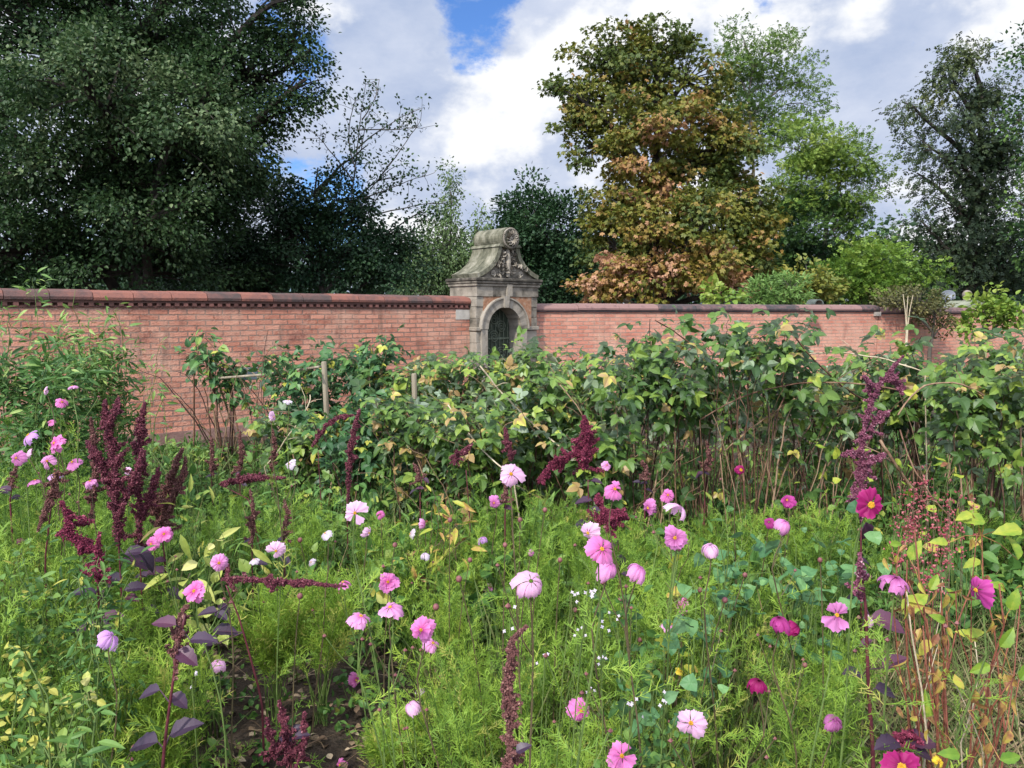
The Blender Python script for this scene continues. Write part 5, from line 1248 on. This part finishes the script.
def hf(px, Y):
    h = np.interp(px, [-100, 60, 200, 400, 700, 900, 1100], [1.0, .92, .62, .68, .62, .5, .5])
    if Y < 2: h = min(h, .45 + (Y - 1.1) * .18)
    if Y > 3.2 and px > 180: h = min(h, .62)
    return h


mm = plants_feather(460, 1.15, 4.6, lambda px, Y: not soilgap(px, Y), hf, 64, lambda px, Y: np.interp(px, [0, 120, 250, 450, 620, 760, 900], [.5, .42, .5, .66, .56, .6, .4]) - (.12 if Y > 3.2 else 0))
tag(mm.build('cosmos_foliage', Mfeather), 'bright green feathery thread-leaved foliage filling the flower bed under the blooms', 'foliage', kind='stuff')
# two bright clumps standing in the soil gap
for (px, Y, tp, w_, lab) in ((310, 3.0, 582, 90, 'brightest yellow-green feathery clump standing over the soil gap'), (262, 3.05, 606, 60, 'smaller feathery clump left of the brightest one'), (130, 2.2, 668, 90, 'feathery clump behind the thin dark stem, bottom left'), (395, 2.6, 735, 70, 'low feathery clump on the soil below the pale drooping flower')):
    b0 = at(px, 312, Y); b0[2] = 0; H = at(px, tp, Y)[2]; r = thing('feathery_plant', lab, 'feathery plant', b0, 'feathery clumps at the soil gap'); st = M(); fm = M()
    for k in range(12):
        e = b0 + np.array([U(-.5, .5) * w_ * Y / F, U(-.15, .15), H * U(.75, 1)]); l = bez(b0 + G(0, .02, 3) * (1, 1, 0), b0 * .6 + e * .4 + (0, 0, H * .2), e, 8); st.tube(l, np.linspace(.003, .0012, 8), 4)
        P, D, Nn, S, TT = fronds_along(l, 26, .14, .35, 1.0, .72); D[:, 2] += .5; feather(fm, P, unit(D), Nn, S, TT)
    st.build('stems', green_stem, r, b0); fm.build('foliage', Mfeather, r, b0)

# green herbage further back
mm = M()
for i in range(1500):
    Y = U(3.6, 8.6); px = U(-100, 1130)
    wallY = 8.4 if px > 460 else 8.2 + max(0, px) * .0065
    if Y > wallY: continue
    X = (px - 512) / F * Y; H = U(.2, .55) * (1 if Y < 6.2 else .8); b0 = np.array([X, Y, 0]); tm = U(.3, .75)
    for s_ in range(3):
        e = b0 + np.array([U(-.14, .14), U(-.14, .14), H * U(.6, 1.1)]); l = bez(b0, (b0 + e) / 2, e, 5); mm.tube(l, .002, 3, .3, cap=False)
        k = 11; t = U(.1, 1, k); P = np.stack([np.interp(t, np.linspace(0, 1, 5), l[:, j]) for j in range(3)], -1) + G(0, .025, (k, 3))
        o = rdir(k, .2); mm.inst(LANCE if i % 3 else OVATE, P, o, unit(G(0, .4, (k, 3)) + (0, -.2, 1)), U(.05, .11, k), np.clip(G(tm, .15, k), 0, 1))
tag(mm.build('herbage', Mherb), 'mixed low green herbage between the flowers and the bushes', 'herbage', kind='stuff')
# grass blades and dry stalks
Mstraw = leafmat('dry_grass', [(0, (.05, .09, .02)), (.4, (.13, .18, .05)), (.7, (.22, .16, .08)), (1, (.38, .30, .18))], rough=.7, trans=.2)
BLADE = T([(-.012, 0, 0), (.012, 0, 0), (.009, .5, -.03), (-.009, .5, -.03), (0, 1, -.16)], [(0, 1, 2, 3), (3, 2, 4)])
mm = M(); n = 15000; Y = U(2.2, 7.5, n); px = U(-100, 1130, n); n2 = 2200; Y[:n2] = U(1.9, 4.4, n2); px[:n2] = U(870, 1080, n2)
keep = ~((px > 165) & (px < 430) & (Y < 3.8)); Y, px = Y[keep], px[keep]; n = len(Y)
P = np.c_[(px - 512) / F * Y, Y, np.zeros(n)]; dry = (px > 840).astype(float)
mm.inst(BLADE, P, unit(G(0, .4, (n, 3)) * (1, 1, 0) * (1 + 1.3 * dry[:, None]) + (0, 0, 1)), rdir(n), U(.2, .5, n) * np.where(dry > 0, .7, 1.15), np.clip(G(.28, .2, n) + dry * .2, 0, 1))
tag(mm.build('grass', Mstraw), 'thin green and straw-coloured grass blades growing through the bed', 'grass', kind='stuff')
# litter of dead stalks and leaves on the soil, low weeds in the soil gap
mm = M(); n = 2600; Y = U(1.4, 5, n); px = U(60, 1080, n); P = np.c_[(px - 512) / F * Y, Y, U(.0, .02, n)]
for i in range(0, n, 3):
    a = U(0, 6.28); ln = U(.05, .28); p = P[i]; e = p + np.array([math.cos(a), math.sin(a), U(0, .15)]) * ln; mm.tube([p, (p + e) / 2 + (0, 0, .01), e], U(.001, .003), 3, U(.5, 1), cap=False)
mm.inst(OVATE, P, unit(G(0, 1, (n, 3)) * (1, 1, .2)), unit(G(0, .3, (n, 3)) + (0, 0, 1)), U(.02, .05, n), U(.45, 1, n))
tag(mm.build('plant_litter', leafmat('litter', [(0, (.03, .04, .015)), (.5, (.10, .06, .035)), (.8, (.22, .15, .09)), (1, (.38, .29, .19))], trans=.05, rough=.8)), 'dead stalks and fallen leaves scattered on the dark soil', 'litter', kind='stuff')
mm = M(); n = 900; Y = U(2.0, 3.9, n); px = U(150, 450, n); cl = rng.integers(0, 60, n); cx_, cy_ = U(150, 450, 60), U(1.9, 3.9, 60); px = cx_[cl] + G(0, 9, n); Y = cy_[cl] + G(0, .05, n)
P = np.c_[(px - 512) / F * Y, Y, U(.0, .09, n)]
mm.inst(OVATE, P, rdir(n, .3), unit(G(0, .4, (n, 3)) + (0, 0, 1)), U(.02, .05, n), np.clip(G(.45, .2, n), 0, 1))
tag(mm.build('weeds', Mherb), 'small low green weeds scattered on the bare soil', 'weeds', kind='stuff')
mm = M(); n = 3500; Y = U(1.2, 5, n); px = U(0, 1060, n); P = np.c_[(px - 512) / F * Y, Y, U(-.03, .012, n)]
ROCK = T([(-.5, -.4, 0), (.5, -.5, 0), (.45, .5, .05), (-.4, .45, 0), (0, 0, .5), (.1, .05, -.3)], [(0, 1, 4), (1, 2, 4), (2, 3, 4), (3, 0, 4), (1, 0, 5), (2, 1, 5), (3, 2, 5), (0, 3, 5)])
mm.inst(ROCK, P, unit(G(0, 1, (n, 3)) * (1, 1, .2)), unit(G(0, .4, (n, 3)) + (0, 0, 1)), U(.008, .05, n) * U(.3, 1, n), .5)
tag(mm.build('soil_clods', soil), 'crumbs and clods of dark garden soil', 'soil', kind='stuff')
